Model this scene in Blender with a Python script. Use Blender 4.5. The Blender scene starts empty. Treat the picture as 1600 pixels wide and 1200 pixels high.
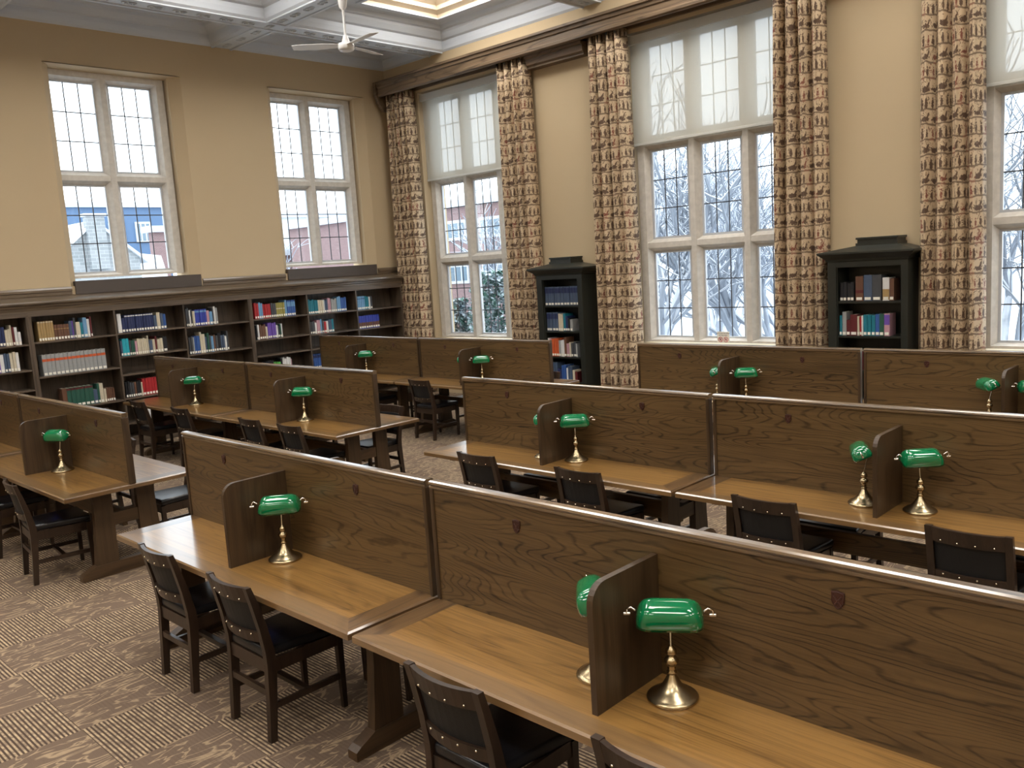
import bpy, bmesh, math, random
from mathutils import Vector, Matrix
C = bpy.context.scene.collection
PI = math.pi

# ------------------------------------------------------------------ camera, sky, exposure
def setup_camera():
    yaw, pitch, roll = [math.radians(a) for a in (44.1964, 8.0195, -3.6101)]
    F = Vector((-math.sin(yaw)*math.cos(pitch), math.cos(yaw)*math.cos(pitch), -math.sin(pitch)))
    R = Vector((math.cos(yaw), math.sin(yaw), 0)); U = R.cross(F)
    R2 = math.cos(roll)*R + math.sin(roll)*U
    U2 = -math.sin(roll)*R + math.cos(roll)*U
    cd = bpy.data.cameras.new('camera'); cam = bpy.data.objects.new('camera', cd); C.objects.link(cam)
    m = Matrix((R2, U2, -F)).transposed().to_4x4(); m.translation = Vector((7.3177, -0.3465, 2.3047))
    cam.matrix_world = m
    cd.sensor_fit = 'HORIZONTAL'; cd.sensor_width = 36.0; cd.lens = 36.0*1344.3352/1600.0
    cd.clip_start = 0.05; cd.clip_end = 600
    bpy.context.scene.camera = cam
setup_camera()
SC = bpy.context.scene
SC.view_settings.view_transform = 'Standard'; SC.view_settings.look = 'None'
SC.view_settings.gamma = 1.0; SC.view_settings.use_curve_mapping = False
SC.view_settings.exposure = 0.68
SKY = 2.6        # overcast sky strength
PANEL = 8.5      # lit ceiling skylights
w = bpy.data.worlds.new('overcast_sky'); SC.world = w; w.use_nodes = True
w.node_tree.nodes['Background'].inputs[0].default_value = (0.84, 0.93, 1.0, 1)
w.node_tree.nodes['Background'].inputs[1].default_value = SKY

# ------------------------------------------------------------------ material helpers
class NT:
    def __init__(s, name):
        s.m = bpy.data.materials.new(name); s.m.use_nodes = True
        s.t = s.m.node_tree; s.b = s.t.nodes['Principled BSDF']
    def n(s, ty, **k):
        nd = s.t.nodes.new(ty)
        for a, v in k.items(): setattr(nd, a, v)
        return nd
    def l(s, a, b): s.t.links.new(a, b)
    def val(s, nd, **k):
        for a, v in k.items(): nd.inputs[a.replace('_', ' ')].default_value = v
        return nd
    def math(s, op, a, b=None, c=None, clamp=False):
        nd = s.n('ShaderNodeMath', operation=op, use_clamp=clamp)
        for i, x in enumerate((a, b, c)):
            if x is None: continue
            if isinstance(x, (int, float)): nd.inputs[i].default_value = x
            else: s.l(x, nd.inputs[i])
        return nd.outputs[0]
    def mix(s, f, a, b, blend='MIX'):
        nd = s.n('ShaderNodeMix', data_type='RGBA', blend_type=blend)
        for i, x in ((0, f), (6, a), (7, b)):
            if isinstance(x, (int, float)): nd.inputs[i].default_value = x
            elif isinstance(x, tuple): nd.inputs[i].default_value = (*x, 1)
            else: s.l(x, nd.inputs[i])
        return nd.outputs[2]
    def noise(s, vec, scale, detail=3, rough=0.5, dist=0.0):
        nd = s.n('ShaderNodeTexNoise'); s.l(vec, nd.inputs['Vector'])
        nd.inputs['Scale'].default_value = scale; nd.inputs['Detail'].default_value = detail
        nd.inputs['Roughness'].default_value = rough; nd.inputs['Distortion'].default_value = dist
        return nd.outputs['Fac']
    def scalev(s, vec, sc, off=(0, 0, 0)):
        nd = s.n('ShaderNodeMapping'); s.l(vec, nd.inputs[0])
        nd.inputs['Scale'].default_value = sc; nd.inputs['Location'].default_value = off
        return nd.outputs[0]
    def bump(s, h, strength=0.3, dist=0.01):
        nd = s.n('ShaderNodeBump'); s.l(h, nd.inputs['Height'])
        nd.inputs['Strength'].default_value = strength; nd.inputs['Distance'].default_value = dist
        s.l(nd.outputs[0], s.b.inputs['Normal'])
    def smooth(s, x, lo, hi):
        nd = s.n('ShaderNodeMapRange', interpolation_type='SMOOTHSTEP'); s.l(x, nd.inputs[0])
        nd.inputs[1].default_value = lo; nd.inputs[2].default_value = hi
        return nd.outputs[0]

def plain(name, col, rough=0.5, metal=0.0, noise=0.0, nscale=8, emit=None, es=1.0, coat=0.0, spec=0.5, bump=0.0):
    t = NT(name); b = t.b
    b.inputs['Base Color'].default_value = (*col, 1); b.inputs['Roughness'].default_value = rough
    b.inputs['Metallic'].default_value = metal; b.inputs['Coat Weight'].default_value = coat
    b.inputs['Coat Roughness'].default_value = 0.05
    b.inputs['Specular IOR Level'].default_value = spec
    if noise or bump:
        tc = t.n('ShaderNodeTexCoord'); f = t.noise(tc.outputs['Object'], nscale, 4)
        if noise:
            hi = tuple(min(1, c*(1+noise)) for c in col); lo = tuple(c*(1-noise) for c in col)
            t.l(t.mix(f, lo, hi), b.inputs['Base Color'])
        if bump: t.bump(f, bump, 0.005)
    if emit:
        b.inputs['Emission Color'].default_value = (*emit, 1); b.inputs['Emission Strength'].default_value = es
    return t.m

def wood(name, dark, light, axis='X', rings=11.0, rough=0.35, streak=1.0, contrast=1.0, coat=0.0, boards=0.0):
    """oak: contour rings of a stretched noise field plus fine pores along the grain"""
    t = NT(name); b = t.b
    tc = t.n('ShaderNodeTexCoord'); oi = t.n('ShaderNodeObjectInfo')
    off = t.n('ShaderNodeVectorMath', operation='SCALE'); off.inputs[0].default_value = (17.3, 5.1, 9.7)
    t.l(oi.outputs['Random'], off.inputs['Scale'])
    ad = t.n('ShaderNodeVectorMath', operation='ADD'); t.l(tc.outputs['Object'], ad.inputs[0]); t.l(off.outputs[0], ad.inputs[1])
    v = ad.outputs[0]
    def st(a, c): return {'X': (a, c, c), 'Y': (c, a, c), 'Z': (c, c, a)}[axis]
    f = t.noise(t.scalev(v, st(0.46, 3.6)), 1.0, 2.2, 0.42, 0.12)
    zz = t.noise(t.scalev(v, st(9.0, 16.0)), 1.0, 2, 0.5)
    f = t.math('ADD', f, t.math('MULTIPLY', t.math('SUBTRACT', zz, 0.5), 0.016))
    r = t.math('FRACT', t.math('MULTIPLY', f, rings))
    r2 = t.math('ABSOLUTE', t.math('SUBTRACT', r, 0.5))          # 0 .. .5
    line = t.smooth(r2, 0.30, 0.5)
    pores = t.noise(t.scalev(v, st(3.0, 150.0)), 1.0, 2, 0.6)
    fine = t.noise(t.scalev(v, st(1.2, 34.0)), 1.0, 3, 0.6)
    wide = t.noise(t.scalev(v, st(0.35, 4.0)), 1.0, 2, 0.5)
    k = t.math('MULTIPLY', line, 0.62*contrast)
    k = t.math('ADD', k, t.math('MULTIPLY', t.math('SUBTRACT', pores, 0.5), 0.8*streak))
    k = t.math('ADD', k, t.math('MULTIPLY', t.math('SUBTRACT', fine, 0.5), 1.1*streak))
    k = t.math('ADD', k, t.math('MULTIPLY', t.math('SUBTRACT', wide, 0.5), 0.9))
    k = t.math('ADD', k, 0.18, clamp=True)
    t.l(t.mix(k, light, dark), b.inputs['Base Color'])
    b.inputs['Roughness'].default_value = rough; b.inputs['Coat Weight'].default_value = coat
    b.inputs['Coat Roughness'].default_value = 0.16; b.inputs['Coat IOR'].default_value = 1.75
    t.bump(pores, 0.10, 0.002)
    return t.m

M = {}
M['panel'] = wood('dark_oak_panel', (0.022, 0.012, 0.005), (0.128, 0.077, 0.031), 'X', 46, 0.33, 1.1, 0.85)
M['cap'] = wood('polished_oak_cap', (0.045, 0.026, 0.012), (0.16, 0.10, 0.05), 'X', 8, 0.3, coat=1.0)
M['panel_z'] = wood('dark_oak_upright', (0.018, 0.009, 0.004), (0.062, 0.036, 0.017), 'Z', 8, 0.38, contrast=0.6)  # oak darkened further: shade on the cross panels is put into this colour
M['panel_y'] = wood('dark_oak_crosswise', (0.024, 0.012, 0.005), (0.075, 0.043, 0.020), 'Y', 8, 0.38, contrast=0.6)
M['top'] = wood('honey_oak_top', (0.085, 0.038, 0.010), (0.31, 0.165, 0.047), 'X', 16, 0.30, 1.5, 0.40, coat=0.9)
M['top_edge'] = wood('oak_top_border', (0.085, 0.044, 0.016), (0.215, 0.122, 0.047), 'X', 9, 0.30, 0.8, 0.4, coat=0.9)
M['top_end'] = wood('oak_breadboard_end', (0.045, 0.022, 0.009), (0.150, 0.083, 0.034), 'Y', 12, 0.30, 1.0, 0.7, coat=0.9)
M['chair'] = wood('dark_stained_beech', (0.008, 0.0045, 0.003), (0.034, 0.019, 0.0115), 'Z', 6, 0.30, contrast=0.5)
M['shelf'] = wood('bookcase_oak_y', (0.030, 0.021, 0.015), (0.125, 0.092, 0.066), 'Y', 7, 0.4, contrast=0.6)
M['shelf_z'] = wood('bookcase_oak_z', (0.024, 0.017, 0.012), (0.100, 0.073, 0.052), 'Z', 7, 0.4, contrast=0.6)
M['trim'] = wood('grey_brown_oak_y', (0.045, 0.031, 0.020), (0.150, 0.108, 0.070), 'Y', 8, 0.38, contrast=0.6, coat=0.5)
M['trimx'] = wood('grey_brown_oak_x', (0.040, 0.026, 0.015), (0.165, 0.110, 0.065), 'X', 9, 0.42, contrast=0.8)
M['black_case'] = plain('black_painted_wood', (0.018, 0.020, 0.016), 0.36, noise=0.2, nscale=20)
M['vinyl'] = plain('black_vinyl', (0.008, 0.008, 0.010), 0.28, bump=0.15, nscale=90)
M['vinyl_back'] = plain('charcoal_vinyl', (0.010, 0.010, 0.011), 0.55, spec=0.35, bump=0.2, nscale=120)
M['brass'] = plain('antique_brass', (0.47, 0.375, 0.23), 0.25, metal=1.0)
M['chrome'] = plain('nickel_wire', (0.75, 0.72, 0.66), 0.15, metal=1.0)
M['green'] = plain('green_cased_glass', (0.0, 0.155, 0.052), 0.09, coat=1.0, noise=0.12, nscale=6)
M['nail'] = plain('nail_head', (0.8, 0.72, 0.55), 0.25, metal=1.0)
M['emblem'] = plain('carved_emblem', (0.055, 0.018, 0.012), 0.35)
M['wall'] = plain('cream_plaster', (0.50, 0.395, 0.255), 0.75, noise=0.03, nscale=1.2, bump=0.05, spec=0.3)
M['ceiling'] = plain('white_plaster', (0.58, 0.63, 0.70), 0.6, noise=0.02, nscale=1)
M['stone'] = plain('limestone', (0.58, 0.55, 0.50), 0.7, noise=0.22, nscale=14, bump=0.2)
M['casement'] = plain('grey_steel', (0.50, 0.52, 0.55), 0.4)
M['lead'] = plain('lead_strip', (0.07, 0.08, 0.10), 0.5)
M['black'] = plain('black_plastic', (0.010, 0.010, 0.012), 0.35)
M['led'] = plain('blue_led', (0.02, 0.03, 0.5), 0.3, emit=(0.1, 0.15, 1.0), es=6)
M['white'] = plain('white_enamel', (0.72, 0.72, 0.72), 0.25)
M['snow'] = plain('snow', (0.58, 0.61, 0.65), 0.8, noise=0.05, nscale=0.6)
M['board'] = plain('grey_brown_board', (0.075, 0.060, 0.052), 0.5)
M['paper'] = plain('paper_pages', (0.62, 0.57, 0.47), 0.8)
M['label'] = plain('white_label', (0.80, 0.78, 0.70), 0.6)
M['bar'] = plain('shade_bar', (0.55, 0.55, 0.52), 0.4)
M['panelglow'] = plain('lit_skylight', (0.9, 0.9, 0.9), 0.5, emit=(1.0, 0.97, 0.92), es=PANEL)
M['ceiling_cove'] = plain('cream_cove', (0.78, 0.66, 0.50), 0.6)

def glass():
    t = NT('window_glass'); t.t.nodes.remove(t.b)
    o = t.t.nodes['Material Output']; tr = t.n('ShaderNodeBsdfTransparent'); g = t.n('ShaderNodeBsdfGlossy')
    tr.inputs[0].default_value = (0.95, 0.97, 0.98, 1); g.inputs['Roughness'].default_value = 0.02
    fr = t.n('ShaderNodeFresnel'); fr.inputs[0].default_value = 1.3
    mx = t.n('ShaderNodeMixShader'); t.l(fr.outputs[0], mx.inputs[0]); t.l(tr.outputs[0], mx.inputs[1]); t.l(g.outputs[0], mx.inputs[2])
    t.l(mx.outputs[0], o.inputs[0]); return t.m
M['glass'] = glass()
def shade_cloth():
    t = NT('roller_shade_cloth'); t.t.nodes.remove(t.b); o = t.t.nodes['Material Output']
    tr = t.n('ShaderNodeBsdfTransparent'); tr.inputs[0].default_value = (1, 1, 1, 1)
    d = t.n('ShaderNodeBsdfDiffuse'); d.inputs[0].default_value = (0.70, 0.68, 0.60, 1)
    tl = t.n('ShaderNodeBsdfTranslucent'); tl.inputs[0].default_value = (0.34, 0.345, 0.32, 1)
    m1 = t.n('ShaderNodeMixShader'); m1.inputs[0].default_value = 0.36; t.l(d.outputs[0], m1.inputs[1]); t.l(tl.outputs[0], m1.inputs[2])
    m2 = t.n('ShaderNodeMixShader'); m2.inputs[0].default_value = 0.10; t.l(m1.outputs[0], m2.inputs[1]); t.l(tr.outputs[0], m2.inputs[2])
    t.l(m2.outputs[0], o.inputs[0]); return t.m
M['cloth'] = shade_cloth()

def carpet():
    t = NT('patterned_carpet_tiles'); b = t.b
    g = t.n('ShaderNodeNewGeometry'); P = g.outputs['Position']
    sp = t.n('ShaderNodeSeparateXYZ'); t.l(P, sp.inputs[0]); X, Y = sp.outputs[0], sp.outputs[1]
    tx = t.math('DIVIDE', t.math('SUBTRACT', X, 1.59), 0.517); ty = t.math('DIVIDE', t.math('SUBTRACT', Y, 1.055), 0.495)
    fx, fy = t.math('FLOOR', tx), t.math('FLOOR', ty)
    ck = t.math('FLOORED_MODULO', t.math('ADD', fx, fy), 2.0)          # 0 striped, 1 swirl
    # swirls elongated along Y
    cv = t.n('ShaderNodeCombineXYZ'); t.l(t.math('MULTIPLY', fx, 3.7), cv.inputs[0]); t.l(t.math('MULTIPLY', fy, 5.3), cv.inputs[1])
    ad = t.n('ShaderNodeVectorMath', operation='ADD'); t.l(t.scalev(P, (11.0, 3.6, 1)), ad.inputs[0]); t.l(cv.outputs[0], ad.inputs[1])
    n1 = t.noise(ad.outputs[0], 1.0, 2.5, 0.55, 0.9)
    r = t.math('FRACT', t.math('MULTIPLY', n1, 5.0)); r = t.math('ABSOLUTE', t.math('SUBTRACT', r, 0.5))
    sw = t.smooth(r, 0.17, 0.02)
    pile = t.noise(t.scalev(P, (1, 1, 1)), 260.0, 2, 0.6)
    mot = t.noise(t.scalev(P, (1, 1, 1)), 22.0, 3, 0.6)
    sc = t.mix(t.math('MULTIPLY', sw, 0.75), (0.175, 0.125, 0.090), (0.46, 0.345, 0.22))
    # stripes along X
    s = t.math('FRACT', t.math('MULTIPLY', ty, 23.0)); s = t.smooth(t.math('ABSOLUTE', t.math('SUBTRACT', s, 0.5)), 0.17, 0.33)
    lightc = t.mix(t.smooth(mot, 0.35, 0.65), (0.25, 0.185, 0.13), (0.54, 0.41, 0.265))
    st = t.mix(s, lightc, (0.085, 0.058, 0.043))
    col = t.mix(ck, st, sc)
    col = t.mix(t.math('MULTIPLY', t.math('SUBTRACT', pile, 0.2), 0.75, clamp=True), col, (0.16, 0.12, 0.09), 'MULTIPLY')
    t.l(t.mix(0.22, col, t.mix(ck, st, sc)), b.inputs['Base Color'])
    b.inputs['Roughness'].default_value = 0.95; b.inputs['Specular IOR Level'].default_value = 0.15
    t.bump(t.math('ADD', pile, t.math('MULTIPLY', s, -0.3)), 0.5, 0.006)
    return t.m
M['carpet'] = carpet()

def curtain_mat():
    """printed linen: rows of little brown riders, boats and standing figures, each row on its own ground line"""
    t = NT('figured_linen'); b = t.b
    uv = t.n('ShaderNodeUVMap'); sp = t.n('ShaderNodeSeparateXYZ'); t.l(uv.outputs[0], sp.inputs[0])
    U, V = sp.outputs[0], sp.outputs[1]
    P = uv.outputs[0]
    wob = t.noise(t.scalev(P, (6, 5, 1)), 1.0, 2)
    v = t.math('ADD', V, t.math('MULTIPLY', t.math('SUBTRACT', wob, 0.5), 0.075))
    row = t.math('DIVIDE', v, 0.165); ri = t.math('FLOOR', row); rf = t.math('FRACT', row)
    cu = t.math('DIVIDE', t.math('ADD', U, t.math('MULTIPLY', ri, 0.037)), 0.078); ci = t.math('FLOOR', cu); cf = t.math('FRACT', cu)
    cb = t.n('ShaderNodeCombineXYZ'); t.l(ci, cb.inputs[0]); t.l(t.math('FLOORED_MODULO', ri, 4.0), cb.inputs[1])
    wn = t.n('ShaderNodeTexWhiteNoise', noise_dimensions='2D'); t.l(cb.outputs[0], wn.inputs['Vector'])
    rnd = wn.outputs['Value']
    typ = t.math('FLOORED_MODULO', ri, 2.0)
    # rows of standing people: tall ellipses with a head
    dx = t.math('SUBTRACT', cf, t.math('ADD', 0.35, t.math('MULTIPLY', rnd, 0.3)))
    def ell(x, y, cx, cy, a, c):
        p = t.math('DIVIDE', t.math('SUBTRACT', x, cx), a) if cx else t.math('DIVIDE', x, a)
        q = t.math('DIVIDE', t.math('SUBTRACT', y, cy), c)
        return t.math('ADD', t.math('MULTIPLY', p, p), t.math('MULTIPLY', q, q))
    n2 = t.noise(t.scalev(P, (60, 45, 1)), 1.0, 3, 0.6)
    jig = t.math('ADD', t.math('MULTIPLY', t.math('SUBTRACT', n2, 0.5), 4.2), t.math('MULTIPLY', t.math('SUBTRACT', rnd, 0.5), 0.8))
    body = t.math('ADD', ell(dx, rf, 0, 0.42, 0.24, 0.28), jig)
    head = ell(dx, rf, 0, 0.74, 0.11, 0.065)
    person = t.math('MINIMUM', body, head)
    # rows of beasts and boats: long low ellipses, raised necks
    cw = t.math('DIVIDE', U, 0.145); cwf = t.math('FRACT', cw)
    bd = t.math('ADD', ell(cwf, rf, 0.5, 0.40, 0.40, 0.17), jig)
    nk = t.math('ADD', ell(t.math('ADD', cwf, t.math('MULTIPLY', rf, -0.5)), rf, 0.45, 0.62, 0.09, 0.22), t.math('MULTIPLY', jig, 0.6))
    beast = t.math('MINIMUM', bd, nk)
    fig = t.n('ShaderNodeMix', data_type='FLOAT'); t.l(typ, fig.inputs[0]); t.l(person, fig.inputs[2]); t.l(beast, fig.inputs[3])
    k = t.smooth(fig.outputs[0], 1.25, 0.75)
    ground = t.math('MULTIPLY', t.smooth(t.math('ABSOLUTE', t.math('SUBTRACT', rf, 0.10)), 0.09, 0.03), 0.75)
    # spindly lines (lances, oars, trees)
    sk = t.noise(t.scalev(P, (16, 13, 1)), 1.0, 2, 0.5, 0.6)
    sk = t.math('ABSOLUTE', t.math('SUBTRACT', t.math('FRACT', t.math('MULTIPLY', sk, 4.0)), 0.5))
    sk = t.math('MULTIPLY', t.smooth(sk, 0.12, 0.04), 0.75)
    ink = t.math('MAXIMUM', t.math('MAXIMUM', t.math('MULTIPLY', k, 0.9), ground), sk)
    base = t.mix(t.noise(t.scalev(P, (5, 5, 1)), 1.0, 2), (0.48, 0.355, 0.225), (0.64, 0.51, 0.35))
    inkc = t.mix(t.smooth(rnd, 0.82, 0.88), (0.060, 0.027, 0.018), (0.17, 0.035, 0.024))
    t.l(t.mix(ink, base, inkc), b.inputs['Base Color'])
    b.inputs['Roughness'].default_value = 0.6; b.inputs['Specular IOR Level'].default_value = 0.3
    return t.m
M['curtain'] = curtain_mat()

def masonry(name, c1, c2, mortar, sc=3.0, bw=0.6, rh=0.25):
    t = NT(name); tc = t.n('ShaderNodeTexCoord'); br = t.n('ShaderNodeTexBrick')
    sp = t.n('ShaderNodeSeparateXYZ'); t.l(tc.outputs['Object'], sp.inputs[0])
    cb = t.n('ShaderNodeCombineXYZ'); t.l(t.math('ADD', sp.outputs[0], sp.outputs[1]), cb.inputs[0]); t.l(sp.outputs[2], cb.inputs[1])
    t.l(cb.outputs[0], br.inputs[0])
    for i, c in ((1, c1), (2, c2), (3, mortar)): br.inputs[i].default_value = (*c, 1)
    br.inputs['Scale'].default_value = sc; br.inputs['Brick Width'].default_value = bw; br.inputs['Row Height'].default_value = rh
    t.l(br.outputs[0], t.b.inputs['Base Color']); t.b.inputs['Roughness'].default_value = 0.85
    return t.m
M['stonework'] = masonry('pale_stonework', (0.22, 0.24, 0.25), (0.30, 0.31, 0.32), (0.36, 0.38, 0.39), 2.0)
M['redbrick'] = masonry('red_brick', (0.21, 0.12, 0.115), (0.25, 0.15, 0.14), (0.28, 0.25, 0.26), 4.0)
M['slateblue'] = plain('blue_slate_cladding', (0.075, 0.14, 0.25), 0.5, noise=0.1, nscale=0.4)
M['farglass'] = plain('far_window_glass', (0.14, 0.20, 0.25), 0.2)
M['farwhite'] = plain('far_white_paint', (0.5, 0.52, 0.54), 0.6)
def bark():
    t = NT('snowy_bark'); g = t.n('ShaderNodeNewGeometry'); sp = t.n('ShaderNodeSeparateXYZ'); t.l(g.outputs['Normal'], sp.inputs[0])
    n = t.noise(g.outputs['Position'], 3.0, 3)
    k = t.smooth(t.math('ADD', sp.outputs[2], t.math('MULTIPLY', n, 0.7)), 0.45, 0.75)
    t.l(t.mix(k, (0.27, 0.30, 0.35), (0.60, 0.63, 0.68)), t.b.inputs['Base Color']); t.b.inputs['Roughness'].default_value = 0.9  # bark tone paled, outdoor haze is put into its colour; snow lies on top
    return t.m
M['bark'] = bark()
def leafy():
    t = NT('snowy_evergreen'); g = t.n('ShaderNodeNewGeometry')
    n = t.noise(g.outputs['Position'], 4.0, 3)
    t.l(t.mix(t.smooth(n, 0.45, 0.6), (0.06, 0.13, 0.10), (0.5, 0.56, 0.6)), t.b.inputs['Base Color']); t.b.inputs['Roughness'].default_value = 0.8
    return t.m
M['leafy'] = leafy()

# ------------------------------------------------------------------ mesh helpers
class MB:
    """collects shapes and links them as one mesh object"""
    def __init__(s): s.v = []; s.f = []; s.mi = []; s.sm = []; s.uv = {}
    def add(s, vs, fs, mi=0, smooth=False):
        o = len(s.v); s.v += [tuple(v) for v in vs]
        for f in fs: s.f.append(tuple(i+o for i in f)); s.mi.append(mi); s.sm.append(smooth)
        return s
    def box(s, a, b, mi=0, ch=0.0):
        x0, y0, z0 = a; x1, y1, z1 = b
        if x0 > x1: x0, x1 = x1, x0
        if y0 > y1: y0, y1 = y1, y0
        if z0 > z1: z0, z1 = z1, z0
        if not ch:
            vs = [(x0,y0,z0),(x1,y0,z0),(x1,y1,z0),(x0,y1,z0),(x0,y0,z1),(x1,y0,z1),(x1,y1,z1),(x0,y1,z1)]
            return s.add(vs, [(3,2,1,0),(4,5,6,7),(0,1,5,4),(1,2,6,5),(2,3,7,6),(3,0,4,7)], mi)
        bm = bmesh.new(); bmesh.ops.create_cube(bm, size=1.0)
        for v in bm.verts: v.co = Vector(((x0+x1)/2+v.co.x*(x1-x0), (y0+y1)/2+v.co.y*(y1-y0), (z0+z1)/2+v.co.z*(z1-z0)))
        bmesh.ops.bevel(bm, geom=bm.edges[:], offset=ch, segments=2, affect='EDGES', profile=0.6)
        bm.verts.index_update()
        s.add([v.co[:] for v in bm.verts], [[v.index for v in f.verts] for f in bm.faces], mi); bm.free()
        return s
    def prism(s, poly, a, b, axis='X', mi=0, smooth=False, caps=True):
        """poly: 2D points; axis X: (y,z), Y: (x,z), Z: (x,y)"""
        def p(u, v, w): return {'X': (w, u, v), 'Y': (u, w, v), 'Z': (u, v, w)}[axis]
        n = len(poly); vs = [p(u, v, a) for u, v in poly]+[p(u, v, b) for u, v in poly]
        fs = [(i, (i+1) % n, n+(i+1) % n, n+i) for i in range(n)]
        s.add(vs, fs, mi, smooth)
        if caps: s.add(vs, [tuple(range(n))[::-1], tuple(range(n, 2*n))], mi)
        return s
    def hexa(s, bot, top, mi=0):
        """8 corners: four at the bottom, four at the top"""
        return s.add(list(bot)+list(top), [(3,2,1,0),(4,5,6,7),(0,1,5,4),(1,2,6,5),(2,3,7,6),(3,0,4,7)], mi)
    def lathe(s, prof, c=(0, 0, 0), seg=24, mi=0):
        vs = []; n = len(prof)
        for r, z in prof:
            for k in range(seg):
                a = 2*PI*k/seg; vs.append((c[0]+r*math.cos(a), c[1]+r*math.sin(a), c[2]+z))
        fs = [(i*seg+k, i*seg+(k+1) % seg, (i+1)*seg+(k+1) % seg, (i+1)*seg+k) for i in range(n-1) for k in range(seg)]
        s.add(vs, fs, mi, True); s.add(vs[:seg], [tuple(range(seg))[::-1]], mi); s.add(vs[-seg:], [tuple(range(seg))], mi)
        return s
    def tube(s, pts, r, seg=8, mi=0):
        pts = [Vector(p) for p in pts]; n = len(pts); rs = r if isinstance(r, (list, tuple)) else [r]*n
        vs = []; up = Vector((0, 0, 1))
        for i, p in enumerate(pts):
            t = (pts[min(i+1, n-1)]-pts[max(i-1, 0)]).normalized()
            a = t.cross(up if abs(t.z) < 0.93 else Vector((1, 0, 0))).normalized(); b = t.cross(a)
            for k in range(seg):
                th = 2*PI*k/seg; vs.append(p+a*math.cos(th)*rs[i]+b*math.sin(th)*rs[i])
        fs = [(i*seg+k, i*seg+(k+1) % seg, (i+1)*seg+(k+1) % seg, (i+1)*seg+k) for i in range(n-1) for k in range(seg)]
        s.add(vs, fs, mi, True); s.add(vs[:seg], [tuple(range(seg))[::-1]], mi); s.add(vs[-seg:], [tuple(range(seg))], mi)
        return s
    def build(s, name, mats, parent=None, loc=None):
        me = bpy.data.meshes.new(name); me.from_pydata(s.v, [], s.f)
        for m in (mats if isinstance(mats, (list, tuple)) else [mats]): me.materials.append(M[m])
        me.polygons.foreach_set('material_index', s.mi); me.polygons.foreach_set('use_smooth', s.sm)
        bm = bmesh.new(); bm.from_mesh(me); bmesh.ops.recalc_face_normals(bm, faces=bm.faces[:]); bm.to_mesh(me); bm.free()
        me.update()
        o = bpy.data.objects.new(name, me); C.objects.link(o)
        if parent: o.parent = parent
        if loc: o.location = loc
        return o

def tag(o, label=None, cat=None, group=None, kind=None):
    if label: o['label'] = label
    if cat: o['category'] = cat
    if group: o['group'] = group
    if kind: o['kind'] = kind
    return o
def empty(name, loc=(0, 0, 0), rz=0.0):
    o = bpy.data.objects.new(name, None); C.objects.link(o); o.location = loc; o.rotation_euler = (0, 0, rz)
    o.empty_display_size = 0.1; return o
KIDS = {}
def copy_tree(o, parent=None):
    c = o.copy(); C.objects.link(c)
    if parent: c.parent = parent
    for ch in [x for x in bpy.data.objects if x.parent == o]: copy_tree(ch, c)
    return c
class Proto:
    """remembers a thing's tree so that copies are quick; the first use is the original itself"""
    def __init__(s, root):
        s.root = root; s.used = False
        s.tree = s._t(root)
    def _t(s, o): return (o, [s._t(x) for x in bpy.data.objects if x.parent == o])
    def _c(s, t, par):
        c = t[0].copy(); C.objects.link(c)
        if par: c.parent = par
        for k in t[1]: s._c(k, c)
        return c
    def place(s, loc, rz=0.0):
        if not s.used: s.used = True; o = s.root
        else: o = s._c(s.tree, None)
        o.location = loc; o.rotation_euler = (0, 0, rz); return o
def struct(o): o['kind'] = 'structure'; return o

# ------------------------------------------------------------------ the room
XL, YC, ZC = -5.70, 10.15, 5.95      # left wall, curtain wall, ceiling edge
XR, YB = 14.0, -6.0
struct(MB().box((XL-0.4, YB-0.4, -0.2), (XR+0.4, YC+0.4, 0)).build('floor', 'carpet'))

LW = [(4.207, 6.18), (4.207+3.46, 6.18+3.46), (4.207-3.46, 6.18-3.46)]        # window openings, left wall (y)
LWZ = (2.36, 5.43)
CW = [(-4.79, -2.12), (-0.225, 2.445), (4.34, 7.01), (8.905, 11.575)]        # window openings, curtain wall (x)
CWZ = (0.98, 5.40)
def wall_with_holes(name, u0, u1, holes, zr, z1, to):
    """to(u, d, z): d grows outwards; 0.45 thick; holes are splayed at the inner edge"""
    m = MB(); hs = sorted(holes)
    def q(a, b): # solid block between u=a..b for z range
        pass
    def blk(a, b, za, zb):
        vs = [to(a, 0, za), to(b, 0, za), to(b, 0.5, za), to(a, 0.5, za), to(a, 0, zb), to(b, 0, zb), to(b, 0.5, zb), to(a, 0.5, zb)]
        m.hexa(vs[:4], vs[4:])
    cur = u0
    for a, b in hs:
        blk(cur, a, 0, z1); blk(a, b, 0, zr[0]); blk(a, b, zr[1], z1); cur = b
    blk(cur, u1, 0, z1)
    return m
toL = lambda u, d, z: (XL-d, u, z)
toC = lambda u, d, z: (u, YC+d, z)
ml = wall_with_holes('wall_left', YB, YC, LW, LWZ, 6.9, toL)
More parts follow.
